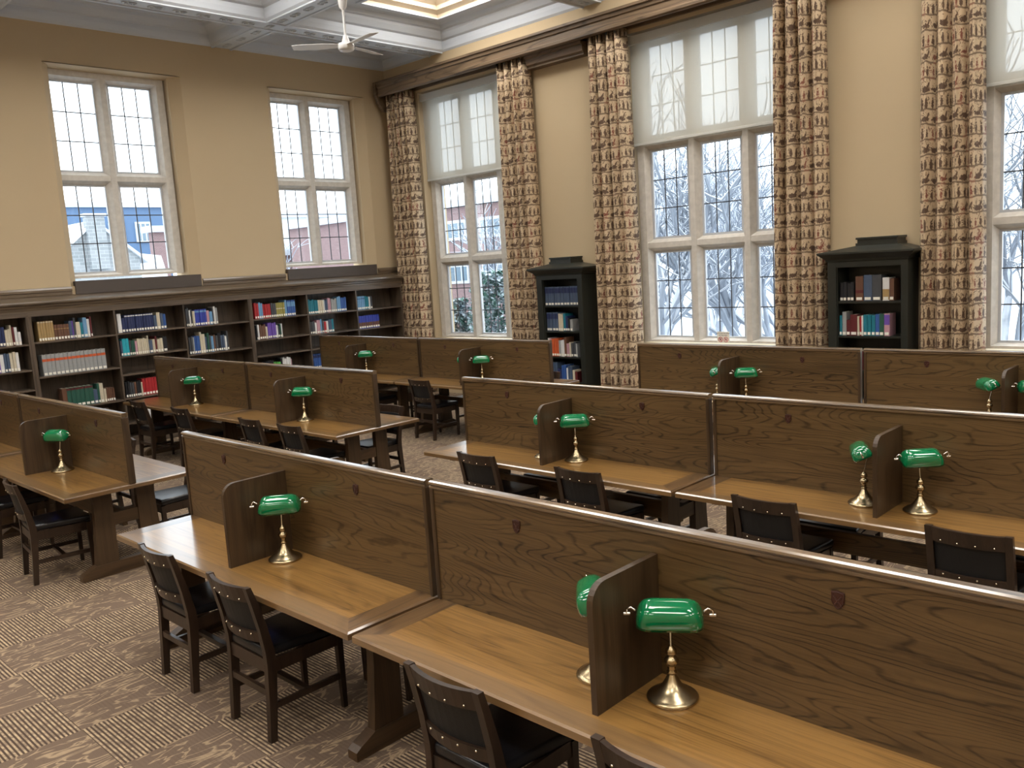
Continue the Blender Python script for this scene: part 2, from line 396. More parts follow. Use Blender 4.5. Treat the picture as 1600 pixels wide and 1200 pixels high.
# inner splayed reveals of the left windows (a thin wedge at each jamb)
for a, b in LW:
    z0, z1 = LWZ
    for (e, i, rv) in ((a, a+0.10, 1), (b, b-0.17, -1)):
        vs = [toL(e, 0.0, z0), toL(i, 0.09, z0), toL(i, 0.5, z0), toL(e, 0.5, z0)]
        vt = [toL(e, 0.0, z1), toL(i, 0.09, z1), toL(i, 0.5, z1), toL(e, 0.5, z1)]
        ml.hexa(vs, vt)
for a, b in LW:
    z1 = LWZ[1]
    ml.hexa([toL(a, 0, z1), toL(b, 0, z1), toL(b, 0.2, z1-0.035), toL(a, 0.2, z1-0.035)], [toL(a, 0, z1+0.01), toL(b, 0, z1+0.01), toL(b, 0.2, z1+0.01), toL(a, 0.2, z1+0.01)])
struct(ml.build('wall_left', 'wall'))
struct(wall_with_holes('wall_back', XL, XR, CW, CWZ, 6.9, toC).build('wall_back', 'wall'))
struct(MB().box((XL-0.5, YB-0.4, 0), (XR+0.4, YB, 6.9)).build('wall_front', 'wall'))
struct(MB().box((XR, YB, 0), (XR+0.4, YC+0.5, 6.9)).build('wall_right', 'wall'))

def stone_window(n, u0, ncol, rows, pitch, lw, zlo, to, d0, shade=None):
    """u0: left edge of first light; rows: list of (z0,z1) lights"""
    root = empty('window_%d' % n, to(u0+(pitch*(ncol-1)+lw)/2, d0+0.1, zlo)); struct(root)
    R = Vector(root.location)
    def T(u, d, z): return tuple(Vector(to(u, d, z))-R)
    fr = MB(); cs = MB(); ld = MB(); gl = MB()
    uA, uB = u0-0.19, u0+pitch*(ncol-1)+lw+0.19
    zA, zB = rows[0][0]-0.085, rows[-1][1]+0.16
    g = (pitch-lw)/2
    def barv(uc, w, za, zb):     # upright: narrow nose, chamfers to the casement
        pr = [(uc-w*0.32, 0), (uc+w*0.32, 0), (uc+w*0.5, 0.035), (uc+w*0.78, 0.085), (uc+w*0.78, 0.16), (uc-w*0.78, 0.16), (uc-w*0.78, 0.085), (uc-w*0.5, 0.035)]
        bot = [T(u, d0+d, za) for u, d in pr]; top = [T(u, d0+d, zb) for u, d in pr]; k = len(pr)
        fr.add(bot+top, [(i, (i+1) % k, k+(i+1) % k, k+i) for i in range(k)]+[tuple(range(k))[::-1], tuple(range(k, 2*k))])
    def barh(zc, w, ua, ub, off=0.0):
        pr = [(zc-w*0.32, 0), (zc+w*0.32, 0), (zc+w*0.5, 0.035), (zc+w*0.78, 0.085), (zc+w*0.78, 0.16), (zc-w*0.78, 0.16), (zc-w*0.78, 0.085), (zc-w*0.5, 0.035)]
        a = [T(ua, d0+off+d, z) for z, d in pr]; b = [T(ub, d0+off+d, z) for z, d in pr]; k = len(pr)
        fr.add(a+b, [(i, (i+1) % k, k+(i+1) % k, k+i) for i in range(k)]+[tuple(range(k))[::-1], tuple(range(k, 2*k))])
    for i in range(1, ncol): barv(u0+pitch*i-g, 0.125, zA, zB)
    for i in range(len(rows)-1): barh((rows[i][1]+rows[i+1][0])/2, 0.118, uA, uB, 0.006)
    def jam(a, b, c, e, za, zb):     # side, head and sill stones with one chamfer
        fr.hexa([T(a, d0, za), T(b, d0, za), T(c, d0+0.08, za), T(a, d0+0.16, za)], [T(a, d0, zb), T(b, d0, zb), T(c, d0+0.08, zb), T(a, d0+0.16, zb)])
    jam(uA, uA+0.11, uA+0.16, 0, zA, zB); jam(uB, uB-0.11, uB-0.16, 0, zA, zB)
    fr.hexa([T(uA, d0+0.002, zA), T(uB, d0+0.002, zA), T(uB, d0+0.16, zA), T(uA, d0+0.16, zA)], [T(uA, d0+0.002, zA+0.03), T(uB, d0+0.002, zA+0.03), T(uB, d0+0.10, zA+0.065), T(uA, d0+0.10, zA+0.065)])
    fr.hexa([T(uA, d0+0.002, zB-0.09), T(uB, d0+0.002, zB-0.09), T(uB, d0+0.09, zB-0.135), T(uA, d0+0.09, zB-0.135)], [T(uA, d0+0.002, zB), T(uB, d0+0.002, zB), T(uB, d0+0.16, zB), T(uA, d0+0.16, zB)])
    for i in range(ncol):
        for z0, z1 in rows:
            a = u0+pitch*i; b = a+lw; e = 0.035; d1, d2 = d0+0.085, d0+0.125
            for (p, q) in (((a-e, z0-e), (a, z1+e)), ((b, z0-e), (b+e, z1+e)), ((a, z0-e), (b, z0)), ((a, z1), (b, z1+e))):
                vs = [T(p[0], d1, p[1]), T(q[0], d1, p[1]), T(q[0], d2, p[1]), T(p[0], d2, p[1])]
                vt = [T(p[0], d1, q[1]), T(q[0], d1, q[1]), T(q[0], d2, q[1]), T(p[0], d2, q[1])]
                cs.hexa(vs, vt)
            gl.add([T(a, d0+0.11, z0), T(b, d0+0.11, z0), T(b, d0+0.11, z1), T(a, d0+0.11, z1)], [(0, 1, 2, 3)])
            h = 0.0075
            for k in (1, 2):
                x = a+(b-a)*k/3; z = z0+(z1-z0)*k/3
                ld.hexa([T(x-h, d0+0.10, z0), T(x+h, d0+0.10, z0), T(x+h, d0+0.108, z0), T(x-h, d0+0.108, z0)], [T(x-h, d0+0.10, z1), T(x+h, d0+0.10, z1), T(x+h, d0+0.108, z1), T(x-h, d0+0.108, z1)])
                ld.hexa([T(a, d0+0.10, z-h), T(b, d0+0.10, z-h), T(b, d0+0.108, z-h), T(a, d0+0.108, z-h)], [T(a, d0+0.10, z+h), T(b, d0+0.10, z+h), T(b, d0+0.108, z+h), T(a, d0+0.108, z+h)])
    fr.build('stone_frame', 'stone', root); cs.build('casement_frame', 'casement', root)
    gl.build('glass_pane', 'glass', root); ld.build('lead_bars', 'lead', root)
    return root
nwin = 1
for k, (a, b) in enumerate(LW):
    stone_window(nwin, a+0.148, 2, [(2.555, 3.785), (4.015, 5.245)], 0.835, 0.607, 2.44, toL, 0.20); nwin += 1
for k, (a, b) in enumerate(CW):
    stone_window(nwin, a+0.245, 3, [(1.10, 2.305), (2.54, 3.755), (3.99, 5.20)], 0.825, 0.58, 1.02, toC, 0.12); nwin += 1

# roller shades
names = ['window beside the room corner', 'middle window of the curtained wall', 'window at the right edge of the photo', 'window beyond the right edge']
for k, (a, b) in enumerate(CW[:3]):
    r = empty('roller_shade', ((a+b)/2, YC+0.07, 5.25))
    tag(r, 'half-drawn cream roller shade over the '+names[k], 'roller shade', 'roller shades')
    hw = (b-a)/2-0.015
    MB().add([(-hw+0.02, 0, -1.37), (hw-0.02, 0, -1.37), (hw-0.02, 0, 0.02), (-hw+0.02, 0, 0.02)], [(0, 1, 2, 3)]).build('shade_cloth', 'cloth', r)
    MB().box((-hw, -0.045, 0.0), (hw, 0.045, 0.12), ch=0.006).build('headbox', 'bar', r)
    MB().box((-hw+0.015, -0.012, -1.40), (hw-0.015, 0.012, -1.365), ch=0.004).build('bottom_bar', 'bar', r)

# ------------------------------------------------------------------ coffered ceiling
BW = 0.35
xb = [-4.40, -0.96, 2.48, 5.92, 9.36]; yb = [-3.55, -0.10, 3.32, 6.75]
cm = MB()
def cell_edges(bs, lo, hi):
    e = []; cur = lo
    for b in bs: e.append((cur, b)); cur = b+BW
    e.append((cur, hi)); return e
cx, cy = cell_edges(xb, XL, XR), cell_edges(yb, YB, YC)
PROF = [(0.0, 0.0), (0.03, 0.03), (0.05, 0.10), (0.055, 0.16), (0.10, 0.18), (0.16, 0.25), (0.17, 0.29), (0.22, 0.305), (0.24, 0.36), (0.30, 0.38)]
sky_cells = []
for i, (x0, x1) in enumerate(cx):
    for j, (y0, y1) in enumerate(cy):
        rings = [[(x0+s, y0+s, ZC+h), (x1-s, y0+s, ZC+h), (x1-s, y1-s, ZC+h), (x0+s, y1-s, ZC+h)] for s, h in PROF]
        for a in range(len(rings)-1):
            r0, r1 = rings[a], rings[a+1]
            for k in range(4): cm.add([r0[k], r0[(k+1) % 4], r1[(k+1) % 4], r1[k]], [(0, 1, 2, 3)])
        r = rings[-1]
        if x1-x0 > 2.5 and y1-y0 > 2.3:
            # opening for the skylight
            cxm, cym = (x0+x1)/2, (y0+y1)/2+0.27
            hx, hy = 1.08, 0.77
            q = [(cxm-hx, cym-hy, r[0][2]), (cxm+hx, cym-hy, r[0][2]), (cxm+hx, cym+hy, r[0][2]), (cxm-hx, cym+hy, r[0][2])]
            for k in range(4): cm.add([r[k], r[(k+1) % 4], q[(k+1) % 4], q[k]], [(0, 1, 2, 3)])
            sky_cells.append((cxm, cym, hx, hy))
        else: cm.add(r, [(0, 1, 2, 3)])
for b in xb: cm.add([(b, YB, ZC), (b+BW, YB, ZC), (b+BW, YC, ZC), (b, YC, ZC)], [(0, 1, 2, 3)])
for b in yb:
    for (x0, x1) in cx: cm.add([(x0, b, ZC), (x1, b, ZC), (x1, b+BW, ZC), (x0, b+BW, ZC)], [(0, 1, 2, 3)])
# raised fillets along the beam soffits
def fil(x0, y0, x1, y1): cm.box((x0, y0, ZC-0.018), (x1, y1, ZC))
for b in xb:
    fil(b, YB, b+0.035, YC); fil(b+BW-0.035, YB, b+BW, YC)
for b in yb:
    for (x0, x1) in cx: fil(x0, b, x1, b+0.035); fil(x0, b+BW-0.035, x1, b+BW)
ceil = struct(cm.build('ceiling', 'ceiling'))
struct(MB().box((XL-0.5, YB-0.4, 6.9), (XR+0.4, YC+0.5, 7.0)).build('roof_slab', 'ceiling')).name = 'ceiling_upper'
# cast plaster ornament in the beam soffits: scrolled leaf medallions
def ornament(mb, x, y, ax):
    for s in (-1, 1):
        pts = []
        for k in range(9):
            a = PI*k/8*1.35; r = 0.050*(1-0.045*k)
            u = s*(0.055-r*math.cos(a)); v = -0.02+r*math.sin(a)*1.1
            pts.append((x+v, y+u, ZC-0.008) if ax == 'Y' else (x+u, y+v, ZC-0.008))
        mb.tube(pts, [0.010]*9, 5)
    for k in range(5):
        a = PI*(0.15+0.175*k); u, v = 0.055*math.cos(a), 0.05*math.sin(a)-0.06
        p = (x+v, y+u) if ax == 'Y' else (x+u, y+v)
        mb.tube([(x-0.06, y, ZC-0.006), (*p, ZC-0.010)] if ax == 'Y' else [(x, y-0.06, ZC-0.006), (*p, ZC-0.010)], [0.006, 0.012], 4)
om = MB()
for b in xb[:3]:
    for (y0, y1) in cy[1:]:
        n = int((y1-y0-0.1)/0.30)
        for k in range(n): ornament(om, b+BW/2, y0+(k+0.5)*(y1-y0)/n, 'Y')
for b in yb[2:]:
    for (x0, x1) in cx[:4]:
        n = max(1, int((x1-x0-0.1)/0.30))
        for k in range(n): ornament(om, x0+(k+0.5)*(x1-x0)/n, b+BW/2, 'X')
    for b2 in xb[:3]: ornament(om, b2+BW/2, b+BW/2, 'X')
o = struct(om.build('soffit_ornament', 'ceiling', ceil))
for k, (x, y, hx, hy) in enumerate(sky_cells):
    z = ZC+0.38
    r = empty('ceiling_skylight', (x, y, z)); 
    tag(r, ['lit square skylight with warm stepped cove above the corner fan', 'lit square skylight with warm stepped cove out of view'][0 if (x < 0 and y > 7) else 1], 'skylight', 'ceiling skylights')
    m = MB(); st = [(0.0, 0.0), (0.0, 0.05), (0.10, 0.09), (0.11, 0.15), (0.20, 0.20), (0.21, 0.28)]
    for a in range(len(st)-1):
        (s0, h0), (s1, h1) = st[a], st[a+1]
        c = lambda s, h: [(-hx+s, -hy+s, h), (hx-s, -hy+s, h), (hx-s, hy-s, h), (-hx+s, hy-s, h)]
        A, B = c(s0, h0), c(s1, h1)
        for q in range(4): m.add([A[q], A[(q+1) % 4], B[(q+1) % 4], B[q]], [(0, 1, 2, 3)])
    m.build('cove', 'ceiling_cove', r)
    t = MB()
    for (a0, b0, a1, b1) in ((-hx-0.06, -hy-0.06, hx+0.06, -hy), (-hx-0.06, hy, hx+0.06, hy+0.06), (-hx-0.06, -hy, -hx, hy), (hx, -hy, hx+0.06, hy)):
        t.box((a0, b0, -0.02), (a1, b1, 0.0))
    t.build('border_moulding', 'ceiling', r)
    MB().box((-hx+0.2, -hy+0.2, 0.285), (hx-0.2, hy-0.2, 0.30)).build('light_panel', 'panelglow', r)

# ceiling fan
fan = empty('ceiling_fan', (-2.35, 6.86, 5.28)); tag(fan, 'white three-bladed ceiling fan on a long downrod in the far corner', 'ceiling fan')
MB().tube([(0, 0, 0.10), (0, 0, 0.54)], 0.016, 10).build('downrod', 'white', fan)
MB().lathe([(0.015, 0.44), (0.05, 0.48), (0.065, 0.58), (0.065, 0.67)]).build('canopy', 'white', fan)
MB().lathe([(0.06, -0.075), (0.09, -0.07), (0.105, -0.05), (0.11, -0.01), (0.10, 0.02), (0.055, 0.035), (0.045, 0.07), (0.03, 0.12), (0.016, 0.13)]).build('motor_housing', 'white', fan)
for a in (227.8, 103.5, -5.0):
    b = MB(); ra = math.radians(a); n = 6; tl = 0.12
    dirv = Vector((math.cos(ra), math.sin(ra), 0)); sd = Vector((-math.sin(ra), math.cos(ra), 0))
    vs = []
    for i in range(n+1):
        r = 0.10+i*(0.60/n); wd = 0.055+0.025*min(1, i/2)
        if i == n: wd *= 0.8
        for s_ in (-1, 1):
            p = dirv*r+sd*s_*wd+Vector((0, 0, s_*wd*tl*1.6)); vs.append(p)
    lo = [v-Vector((0, 0, 0.006)) for v in vs]; k = len(vs)
    fs = [(2*i, 2*i+1, 2*i+3, 2*i+2) for i in range(n)]+[(k+2*i, k+2*i+2, k+2*i+3, k+2*i+1) for i in range(n)]
    fs += [(2*i, 2*i+2, k+2*i+2, k+2*i) for i in range(n)]+[(2*i+1, k+2*i+1, k+2*i+3, 2*i+3) for i in range(n)]+[(2*n, 2*n+1, k+2*n+1, k+2*n), (0, k, k+1, 1)]
    b.add(vs+lo, fs); b.build('blade', 'white', fan)

# ------------------------------------------------------------------ curtain wall: valance, curtains
vz0, vz1 = 5.43, 5.69
v = MB()
prof = [(YC, vz1), (9.80, vz1), (9.80, 5.655), (9.825, 5.645), (9.83, 5.60), (9.85, 5.585), (9.85, 5.50), (9.84, 5.49), (9.84, 5.45), (9.86, vz0), (9.90, vz0), (9.90, 5.60), (10.10, 5.60), (10.10, 5.45), (YC, 5.45)]
v.prism(prof, -5.53, XR, 'X')
v.build('trim_1', 'trimx'); struct(bpy.data.objects['trim_1'])
sc = [(9.80, vz1), (9.80, 5.46), (9.83, 5.40), (9.85, 5.32), (9.90, 5.27), (9.96, 5.19), (10.0, 5.185), (YC, 5.185), (YC, vz1)]
struct(MB().prism(sc, -5.60, -5.53, 'X').build('trim_2', 'trimx'))
for k, (a, b) in enumerate(((-1.98, -0.86), (2.58, 3.70), (7.15, 8.27))):
    pr = [(YC, 5.44), (9.93, 5.44), (9.93, 5.40), (9.96, 5.385), (9.97, 5.30), (10.0, 5.275), (10.0, 5.25), (YC, 5.25)]
    struct(MB().prism(pr, a, b, 'X').build('trim_%d' % (3+k), 'trimx'))

def curtain(x0, x1, folds, seed, label):
    rnd = random.Random(seed); N = folds*14; z0, z1 = 0.04, 5.46; rows = 12
    root = empty('curtain', ((x0+x1)/2, 10.0, z1)); tag(root, label, 'curtain', 'printed floor-length curtains')
    ph = [rnd.uniform(-0.5, 0.5) for _ in range(folds+2)]; am = [rnd.uniform(0.7, 1.15) for _ in range(folds+2)]
    def pt(s, v):   # s 0..1 across, v 0 bottom .. 1 top
        f = s*folds; i = int(min(f, folds-1e-6)); fr = f-i
        A = 0.105*(am[i]*(1-fr)+am[i+1]*fr)*(0.85+0.15*(1-v))
        tight = 1-0.10*v**3
        y = -A*(2*abs(math.sin(PI*f))**0.5-1)
        x = (s-0.5)*(x1-x0)*tight+0.016*math.sin(2*PI*f)*0.8+0.012*math.sin(3*v+ph[i]*5)
        y += 0.006*math.sin(v*7+i*1.7)+0.013*math.sin(2*PI*f*2.6+ph[i]*3+v)
        return x, y
    vs = []; uvs = []; arc = [0.0]
    for i in range(1, N+1):
        a, b = pt((i-1)/N, 0.5), pt(i/N, 0.5); arc.append(arc[-1]+math.hypot(b[0]-a[0], b[1]-a[1]))
    for j in range(rows+1):
        vv = j/rows
        for i in range(N+1):
            x, y = pt(i/N, vv); vs.append((x, y, z0+(z1-z0)*vv-z1)); uvs.append((arc[i], vv*(z1-z0)))
    fs = [(j*(N+1)+i, j*(N+1)+i+1, (j+1)*(N+1)+i+1, (j+1)*(N+1)+i) for j in range(rows) for i in range(N)]
    me = bpy.data.meshes.new('fabric'); me.from_pydata(vs, [], fs); me.materials.append(M['curtain'])
    ul = me.uv_layers.new(name='UVMap')
    for lp in me.loops: ul.data[lp.index].uv = uvs[lp.vertex_index]
    for p in me.polygons: p.use_smooth = True
    o = bpy.data.objects.new('fabric', me); C.objects.link(o); o.parent = root
    so = o.modifiers.new('thickness', 'SOLIDIFY'); so.thickness = 0.004
    hd = MB()
    for i in range(folds):
        s = (i+0.5)/folds; x, y = pt(s, 1.0); hd.box((x-0.012, y-0.006, -0.06), (x+0.012, y+0.01, 0.03))
    hd.build('pleat_hook', 'black', root)
curtain(-5.50, -4.80, 5, 1, 'figured brown and cream curtain hanging beside the room corner')
curtain(-2.66, -1.97, 4, 2, 'figured brown and cream curtain left of the narrower black bookcase')
curtain(-0.83, -0.10, 4, 3, 'figured brown and cream curtain between the narrower black bookcase and the window with the sign')
curtain(2.05, 2.76, 4, 4, 'figured brown and cream curtain left of the wider-looking black bookcase')
curtain(3.80, 4.50, 4, 5, 'figured brown and cream curtain right of the wider-looking black bookcase')
curtain(6.70, 7.45, 5, 6, 'figured brown and cream curtain beyond the right edge of the photo')

# sign on the window sill
sg = empty('window_sign', (1.155, YC+0.10, 1.02)); tag(sg, 'small white window sign with two red prohibition circles', 'sign')
MB().box((-0.095, -0.002, 0.0), (0.095, 0.002, 0.155)).build('card', 'label', sg)
rs = plain('sign_red', (0.5, 0.06, 0.08), 0.5); M['sign_red'] = rs
for cxs in (-0.043, 0.043):
    m = MB(); ring = [(cxs+0.031*math.cos(2*PI*k/20), -0.004, 0.045+0.033*math.sin(2*PI*k/20)) for k in range(21)]
    m.tube(ring, 0.004, 5); m.tube([(cxs-0.021, -0.004, 0.067), (cxs+0.021, -0.004, 0.023)], 0.004, 5)
    m.build('prohibition_circle', 'sign_red', sg)
    MB().box((cxs-0.008, -0.003, 0.032), (cxs+0.008, -0.0021, 0.058)).build('pictogram', 'black', sg)
def text(body, size, loc, rot, mat, parent, name='lettering', ext=0.0006):
    cu = bpy.data.curves.new(name, 'FONT'); cu.body = body; cu.size = size; cu.align_x = 'CENTER'; cu.extrude = ext
    cu.materials.append(M[mat]); o = bpy.data.objects.new(name, cu); C.objects.link(o); o.location = loc; o.rotation_euler = rot; o.parent = parent
    bpy.context.view_layer.update()
    me = bpy.data.meshes.new_from_object(o.evaluated_get(bpy.context.evaluated_depsgraph_get()))
    q = bpy.data.objects.new(name, me); C.objects.link(q); q.location = loc; q.rotation_euler = rot; q.parent = parent
    bpy.data.objects.remove(o); return q
text('NO FOOD OR DRINK', 0.0215, (0, -0.003, 0.124), (PI/2, 0, 0), 'lead', sg)
text('IN THIS AREA', 0.0215, (0, -0.003, 0.096), (PI/2, 0, 0), 'lead', sg)

# ------------------------------------------------------------------ left wall: bookcases and ledge
XF = -5.35
ledge = MB()
pl = [(XL+0.004, 2.245), (-5.42, 2.205), (-5.30, 2.185), (-5.295, 2.165), (-5.30, 2.145), (-5.32, 2.135), (-5.325, 2.11), (-5.335, 2.10), (-5.34, 2.075), (XF+0.005, 2.065), (XF+0.005, 2.06), (XL+0.004, 2.06)]
ledge.prism(pl, YB, 9.895, 'Y')
tag(ledge.build('bookcase_ledge', 'trim'), 'long moulded grey-brown oak ledge running above the built-in bookcases', 'ledge')
for k, (a, b) in enumerate(((YB, LW[2][0]), (LW[2][1], LW[0][0]), (LW[0][1], LW[1][0]), (LW[1][1], YC-0.01))):
    pr = [(XL, 2.25), (XL+0.02, 2.25), (XL+0.02, 2.29), (XL+0.035, 2.30), (XL+0.035, 2.33), (XL+0.02, 2.355), (XL, 2.36)]
    struct(MB().prism(pr, a, b, 'Y').build('trim_%d' % (10+k), 'trim'))
for k, (a, b) in enumerate(LW[:2]):
    m = MB().box((XL-0.05, a+0.05, 2.245), (XL+0.03, b-0.03, 2.43), ch=0.004)
    tag(m.build('sill_board', 'board'), 'plain grey-brown board standing under the '+['left', 'right'][k]+' window of the bookcase wall', 'board')

def bookcase_unit(y0, y1, bays, label, facia=1.985):
    root = empty('built_in_bookcase', (XL, (y0+y1)/2, 0)); tag(root, label, 'bookcase', 'built-in bookcases')
    o = Vector(root.location)
    def bx(a, b, nm, mt, ch=0.0):
        return MB().box(Vector(a)-o, Vector(b)-o, ch=ch).build(nm, mt, root)
    bx((XL+0.005, y0, 0.0), (XL+0.02, y1, 2.06), 'back_panel', 'shelf_z')
    bx((XL+0.02, y0, facia), (XF+0.002, y1, 2.06), 'frieze', 'shelf')
    bx((XL+0.02, y0, 0.0), (XF, y1, 0.12), 'plinth', 'shelf')
    bx((XL+0.02, y0, 0.12), (XF, y0+0.035, facia), 'side_panel', 'shelf_z'); bx((XL+0.02, y1-0.035, 0.12), (XF, y1, facia), 'side_panel', 'shelf_z')
    for i, (a, b, zs) in enumerate(bays):
        if i: bx((XL+0.02, a-0.012, 0.12), (XF-0.004, a+0.012, facia), 'divider', 'shelf_z')
        aa = a+0.013 if i else y0+0.036; bb = b-0.013 if i < len(bays)-1 else y1-0.036
        for z in zs: bx((XL+0.021, aa, z-0.022), (XF-0.008, bb, z), 'shelf', 'shelf')
BAYS = {0: (2.42, 3.485, [1.625, 1.28, 1.01, 0.65, 0.35]), 1: (3.56, 4.62, [1.64, 1.166, 0.69, 0.34]), 2: (4.62, 5.65, [1.65, 1.31, 1.046, 0.70, 0.33]),
        3: (5.65, 6.72, [1.641, 1.214, 0.80, 0.33]), 4: (6.81, 7.83, [1.653, 1.315, 1.052, 0.72, 0.34]), 5: (7.83, 8.85, [1.644, 1.30, 1.049, 0.70, 0.34]), 6: (8.85, 9.85, [1.633, 1.291, 0.95, 0.6, 0.3])}
bookcase_unit(0.3, 3.49, [(0.3, 1.36, [1.6, 1.2, 0.8, 0.4]), (1.36, 2.42, [1.6, 1.2, 0.8, 0.4]), BAYS[0]], 'built-in dark oak bookcase at the left edge of the photo')
bookcase_unit(3.49, 6.76, [BAYS[1], BAYS[2], BAYS[3]], 'built-in dark oak bookcase beneath the left window, three bays wide')
bookcase_unit(6.76, 9.885, [BAYS[4], BAYS[5], BAYS[6]], 'built-in dark oak bookcase beneath the right window, reaching the corner curtain')

# ------------------------------------------------------------------ books
COL = dict(navy=(0.015, 0.025, 0.09), blue=(0.03, 0.09, 0.30), royal=(0.03, 0.05, 0.33), sky=(0.14, 0.30, 0.50), teal=(0.01, 0.16, 0.22), green=(0.02, 0.085, 0.06),
           lime=(0.10, 0.42, 0.08), olive=(0.28, 0.25, 0.06), red=(0.38, 0.02, 0.025), orange=(0.55, 0.10, 0.03), maroon=(0.10, 0.012, 0.015), brown=(0.13, 0.06, 0.035),
           tan=(0.36, 0.24, 0.10), cream=(0.56, 0.50, 0.38), white=(0.66, 0.66, 0.66), grey=(0.30, 0.31, 0.31), black=(0.012, 0.012, 0.015), purple=(0.14, 0.07, 0.36),
           pink=(0.48, 0.27, 0.32), charcoal=(0.055, 0.06, 0.07), aqua=(0.02, 0.36, 0.45), slate=(0.06, 0.09, 0.15))
for k_, c_ in COL.items(): M['bk_'+k_] = plain('book_cover_'+k_, c_, 0.45, noise=0.12, nscale=30)
ORD = ['', 'first', 'second', 'third', 'fourth', 'fifth', 'sixth', 'seventh', 'eighth', 'ninth', 'tenth', 'eleventh', 'twelfth', 'thirteenth', 'fourteenth', 'fifteenth', 'sixteenth', 'seventeenth', 'eighteenth', 'nineteenth', 'twentieth', 'twenty-first', 'twenty-second', 'twenty-third', 'twenty-fourth']
BM = {}
def book_mesh(col, th, h, dp, band):
    key = (col, th, h, dp, band)
    if key in BM: return BM[key]
    m = MB(); t = 0.003
    # local: spine faces -Y at y=0, width along X, centre bottom at origin
    m.box((-th/2, 0.004, 0), (-th/2+t, dp, h)); m.box((th/2-t, 0.004, 0), (th/2, dp, h))
    ns = 5; poly = [(-th/2+(th)*i/ns, -0.006*math.sin(PI*i/ns)) for i in range(ns+1)]+[(th/2, 0.006), (-th/2, 0.006)]
    m.prism(poly, 0, h, 'Z')
    m.box((-th/2+t, 0.006, 0.004), (th/2-t, dp-0.005, h-0.005), 1)
    if band:
        bc, z0, z1 = band
        bp = [(-th/2*0.99, -0.001)]+[(-th/2+(th)*i/ns, -0.007*math.sin(PI*i/ns)-0.0012) for i in range(1, ns)]+[(th/2*0.99, -0.001)]
        m.prism(bp, h*z0, h*z1, 'Z', mi=2)
    me = m.build('tmp', ['bk_'+col, 'paper']+(['bk_'+band[0]] if band else [])); d = me.data; bpy.data.objects.remove(me)
    BM[key] = d; return d
LBL = MB().box((-0.5, -0.0085, 0.004), (0.5, -0.002, 0.036)).build('tmp', 'label'); LBLM = LBL.data; bpy.data.objects.remove(LBL)
def shelf_books(spec, start, z, place, where, group, depth=0.17, seed=0, lean_last=False):
    """spec: list of (colour, count, thickness, height[, band]); place(u, z) -> (loc, rz); where: words for the shelf"""
    rnd = random.Random(seed); u = start; n = 0
    for e in spec:
        col, cnt, th, h = e[:4]; band = e[4] if len(e) > 4 else None
        for _ in range(cnt):
            n += 1; jh = 0 if band or cnt > 5 else rnd.choice((0, 0.006, -0.008, 0.012)); jt = 0
            if col == 'gap': u += th; n -= 1; continue
            me = book_mesh(col, th, round(h+jh, 3), depth, band)
            o = bpy.data.objects.new('book', me); C.objects.link(o)
            loc, rz = place(u+th/2, z, rnd.uniform(0, 0.012)); o.location = loc; o.rotation_euler = (0, 0, rz)
            hw = 'thick' if th > 0.045 else ('thin' if th < 0.022 else ('tall' if h > 0.27 else 'upright'))
            tag(o, '%s %s book, %s from left on the %s' % (hw, col, ORD[n], where), 'book', group)
            if h > 0.12:
                l = bpy.data.objects.new('call_number_label', LBLM); C.objects.link(l); l.parent = o; l.scale = (th*0.72, 1, 1); l.location = (0, 0, 0.008)
            u += th+0.003
    return u
def pl_left(u, z, j): return (XF-0.045-j, u, z+0.0005), PI/2     # spine towards +X
bayname = {0: 'bay left of the first stile', 1: 'first bay under the left window', 2: 'second bay under the left window', 3: 'third bay under the left window',
           4: 'first bay under the right window', 5: 'second bay under the right window', 6: 'last bay before the corner'}
sh = ['top shelf', 'second shelf', 'third shelf', 'fourth shelf', 'fifth shelf']
def W(b, s): return '%s, %s' % (sh[s], bayname[b])
def L(b, s, spec, z=None, start=None, seed=0):
    a = BAYS[b][0]; st = start if start is not None else a+0.045
    shelf_books(spec, st, BAYS[b][2][s] if z is None else z, pl_left, W(b, s), 'books on the '+W(b, s), seed=seed+b*10+s)
L(0, 0, [('navy', 2, .034, .25), ('slate', 2, .032, .26), ('navy', 2, .034, .25), ('cream', 2, .030, .22), ('cream', 1, .018, .28), ('maroon', 1, .026, .24), ('white', 1, .035, .24), ('white', 1, .035, .18)], start=2.98)
L(0, 1, [('purple', 2, .035, .22), ('white', 1, .045, .23), ('slate', 2, .032, .24), ('cream', 2, .035, .25), ('white', 1, .035, .25)], start=3.02)
L(1, 0, [('tan', 6, .031, .27, ('cream', .93, .98)), ('brown', 5, .036, .21, ('tan', .7, .74)), ('slate', 1, .036, .255), ('purple', 1, .018, .24), ('charcoal', 1, .028, .27), ('cream', 1, .055, .23), ('teal', 1, .035, .22), ('sky', 1, .052, .27), ('white', 1, .034, .245), ('maroon', 1, .022, .27)])
L(1, 1, [('grey', 13, .052, .29, ('orange', .68, .80)), ('gap', 1, .004, .1), ('grey', 2, .058, .29, ('orange', .68, .80))])
L(1, 2, [('brown', 1, .06, .26), ('green', 6, .056, .27, ('maroon', .88, .98)), ('slate', 1, .05, .19), ('green', 1, .03, .27), ('cream', 1, .05, .27), ('cream', 1, .03, .20), ('brown', 4, .026, .19)], start=3.80)
L(2, 0, [('white', 1, .056, .27), ('navy', 1, .045, .21), ('navy', 11, .0355, .25, ('white', .90, .96)), ('slate', 1, .045, .22), ('cream', 1, .05, .25), ('slate', 1, .04, .22), ('blue', 1, .04, .21)])
